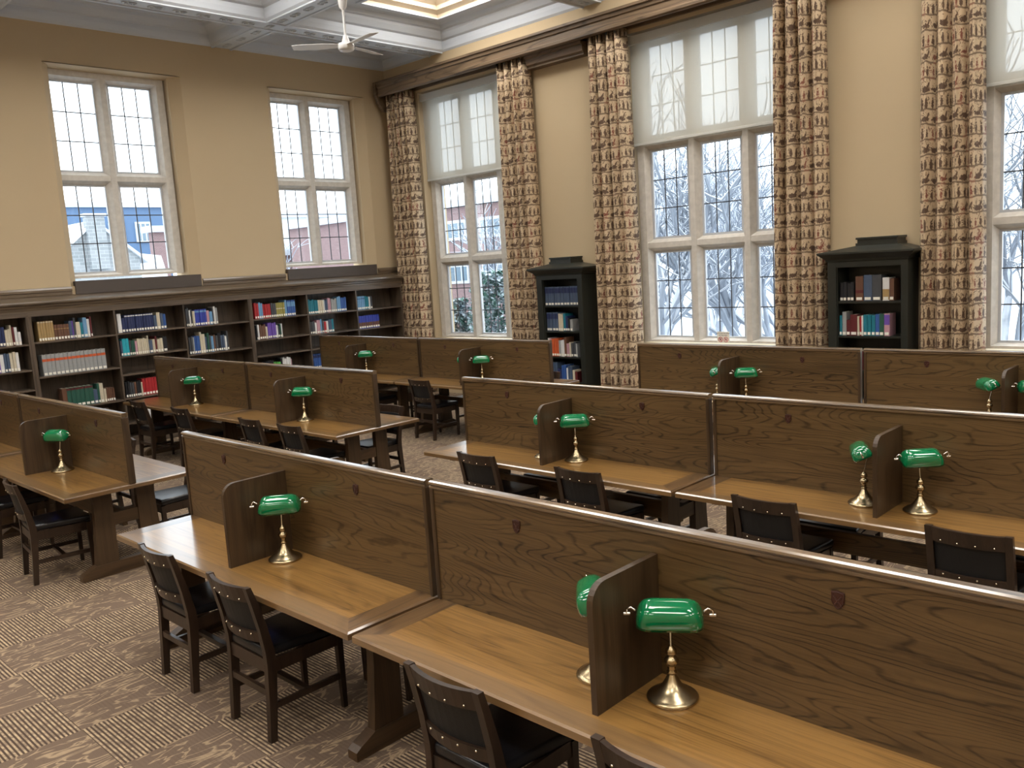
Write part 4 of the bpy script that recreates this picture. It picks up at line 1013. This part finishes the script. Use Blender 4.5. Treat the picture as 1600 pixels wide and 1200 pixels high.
# blue-clad block far behind the left window
building('modern_block', 'blue-clad modern block far behind the stone gable', -75, -60, 15, 31.0, 8.3, 'slateblue', wins=[(27.0, 6.3, 1.2, 1.6), (29.0, 6.4, 1.2, 1.6), (24.0, 6.0, 1.0, 1.6), (28.0, 3.6, 2.0, 1.6), (23.2, 5.6, 0.9, 1.5)])
# stone gabled house with chimneys
gh = empty('stone_house', (-27, 12, GZ)); tag(gh, 'pale stone house with snowy gable roof and broad chimney outside the left window', 'building'); o = Vector(gh.location)
m = MB(); gy0, gy1, gm = 10.5, 13.5, 12.0
m.prism([(gy0-12, 0), (gy1-12, 0), (gy1-12, 6.0), (gm-12, 7.3), (gy0-12, 6.0)], -1.0, 2.0, 'X'); m.build('gable_wall', 'stonework', gh)
MB().box((1.95, gm-12-0.34, 5.6), (2.25, gm-12+0.30, 7.45)).build('chimney', 'stonework', gh)
MB().box((1.88, gm-12-0.40, 7.45), (2.32, gm-12+0.36, 7.55)).build('chimney_snow', 'snow', gh)
m = MB()
for (ya, za, yb2, zb) in ((gm-12, 7.22, gy1-12+0.25, 5.75), (gm-12, 7.22, gy0-12-0.25, 5.75)):
    m.hexa([(-8, ya, za), (2.15, ya, za), (2.15, yb2, zb), (-8, yb2, zb)], [(-8, ya, za+0.12), (2.15, ya, za+0.12), (2.15, yb2, zb+0.12), (-8, yb2, zb+0.12)])
m.build('snowy_roof', 'snow', gh)
m = MB(); m.hexa([(-14, 1.2, 0.0), (-4, 1.2, 0.0), (-4, 6.4, 0.0), (-14, 6.4, 0.0)], [(-14, 2.0, 7.0), (-8, 2.0, 7.0), (-7, 6.4, 6.3), (-14, 6.4, 6.3)]); m.build('snowy_wing', 'snow', gh)
b = building('brick_chimney_house', 'small red brick block with snowy roof beside the stone gable', -42.6, -42, 21.7, 22.5, 5.3, 'redbrick')
building('brick_row', 'low red brick building with snowy roofs behind the right window', -52, -43, 30.2, 44, 3.7, 'redbrick', wins=[(36.6, 2.6, 1.4, 1.4), (39.0, 2.6, 1.4, 1.4), (33.0, 2.6, 1.4, 1.4)])
building('white_house', 'white house with snowy roof behind the right window', -60, -54, 36.5, 50, 7.0, 'farwhite', wins=[(44.6, 5.2, 2, 1.2), (42.0, 5.2, 1.6, 1.2)])
building('brick_hall', 'red brick hall with white framed windows outside the window beside the corner', -41, -21.0, 30, 37, 5.25, 'redbrick', wins=[(-25.4, 4.1, 1.5, 1.0), (-22.9, 4.1, 1.5, 1.0), (-25.4, 1.9, 1.5, 1.0), (-22.9, 1.9, 1.5, 1.0), (-28.5, 4.1, 1.5, 1.0)], face='Y')
# evergreen shrub
def shrub(x, y, h, w_, seed, label):
    rnd = random.Random(seed); m = MB()
    for _ in range(5200):
        t = rnd.random(); a = rnd.uniform(0, 2*PI); rr_ = w_*math.sqrt(rnd.random())*(1-0.55*t)
        c = Vector((rr_*math.cos(a), rr_*math.sin(a), t*h)); d = Vector((rnd.uniform(-1, 1), rnd.uniform(-1, 1), rnd.uniform(-.6, .6))).normalized()*0.11; e = d.cross(Vector((0, 0, 1))).normalized()*0.05
        m.add([c-d, c+e, c+d, c-e], [(0, 1, 2, 3)])
    r = empty('evergreen_shrub', (x, y, GZ)); tag(r, label, 'shrub'); m.build('foliage', 'leafy', r); MB().tube([(0, 0, 0), (0, 0, h*0.7)], [0.1, 0.04], 6).build('stem', 'bark', r)
shrub(-10.1, 17.0, 4.7, 1.25, 3, 'snow-dusted evergreen shrub outside the window beside the corner')
for k, (x, y) in enumerate(((-12.4, 17.6), (-14.6, 17.2))):
    shrub(x, y, 3.9-0.5*k, 0.95, 11+k, ['low snow-dusted shrub left of the tall evergreen shrub', 'low snow-dusted shrub furthest left outside the corner window'][k])
def tree_mesh(seed, h=9.0, depth=5, spread=0.55, r0=0.16):
    rnd = random.Random(seed); m = MB(); cnt = [0]
    def grow(p, d, ln, r, lv):
        pts = [p]; q = p; dd = d
        for i in range(3):
            dd = (dd+Vector((rnd.uniform(-1, 1), rnd.uniform(-1, 1), rnd.uniform(-.5, .7)))*0.22).normalized(); q = q+dd*ln/3; pts.append(q)
        m.tube(pts, [r, r*0.88, r*0.76, r*0.62], 6 if lv < 2 else 4); cnt[0] += 1
        if lv >= depth: return
        for k in range(3 if lv > 0 else 5):
            f = rnd.choice((1, 2, 3)) if k else 3
            nd = (dd+Vector((rnd.uniform(-1, 1), rnd.uniform(-1, 1), rnd.uniform(-.35, .75)))*(spread+0.12*lv)).normalized()
            grow(pts[f], nd, ln*rnd.uniform(0.62, 0.86), r*(0.60 if k else 0.68), lv+1)
    grow(Vector((0, 0, 0)), Vector((rnd.uniform(-.2, .2), rnd.uniform(-.2, .2), 1)).normalized(), h*0.32, r0, 0)
    return m
TM = [tree_mesh(s).build('tree', 'bark') for s in (3, 8, 15)]
used = [False]*3
def tree(k, x, y, rz, sc_, lab):
    o = TM[k] if not used[k] else TM[k].copy()
    if used[k]: C.objects.link(o)
    used[k] = True; o.name = 'bare_tree'; o.location = (x, y, GZ); o.rotation_euler = (0, 0, rz); o.scale = (sc_,)*3
    tag(o, lab, 'tree', 'bare snowy trees outside')
rt = random.Random(77)
spots = [(-4.4, 17.0, 'the left light of the sign window, nearest the glass'), (-2.6, 20.5, 'the right light of the sign window'), (-6.6, 22.5, 'the middle light of the sign window, second in depth'), (-9.6, 27.0, 'the left light of the sign window, farther back'),
         (-6.4, 28.5, 'the right light of the sign window, farther back'), (-11.5, 33.0, 'the middle light of the sign window, far back'), (-16.5, 40.0, 'the middle light of the sign window, beyond the others'), (-12.0, 41.0, 'the right light of the sign window, in the distance'),
         (-20.5, 47.0, 'the left light of the sign window, on the skyline'), (2.9, 18.0, 'the window at the right photo edge, nearest'), (1.2, 23.5, 'the window at the right photo edge, second'), (-0.6, 31.0, 'the window at the right photo edge, farthest'), (-15.0, 24.5, 'the window beside the corner, its bough over the brick hall')]
for i, (x, y, l_) in enumerate(spots):
    tree(i % 3, x, y, rt.uniform(0, 6.28), rt.uniform(0.85, 1.15), 'bare snow-laden tree seen through '+l_)
tree(1, -25, 20.6, 1.0, 0.80, 'bare snow-laden tree seen through the right window of the bookcase wall')
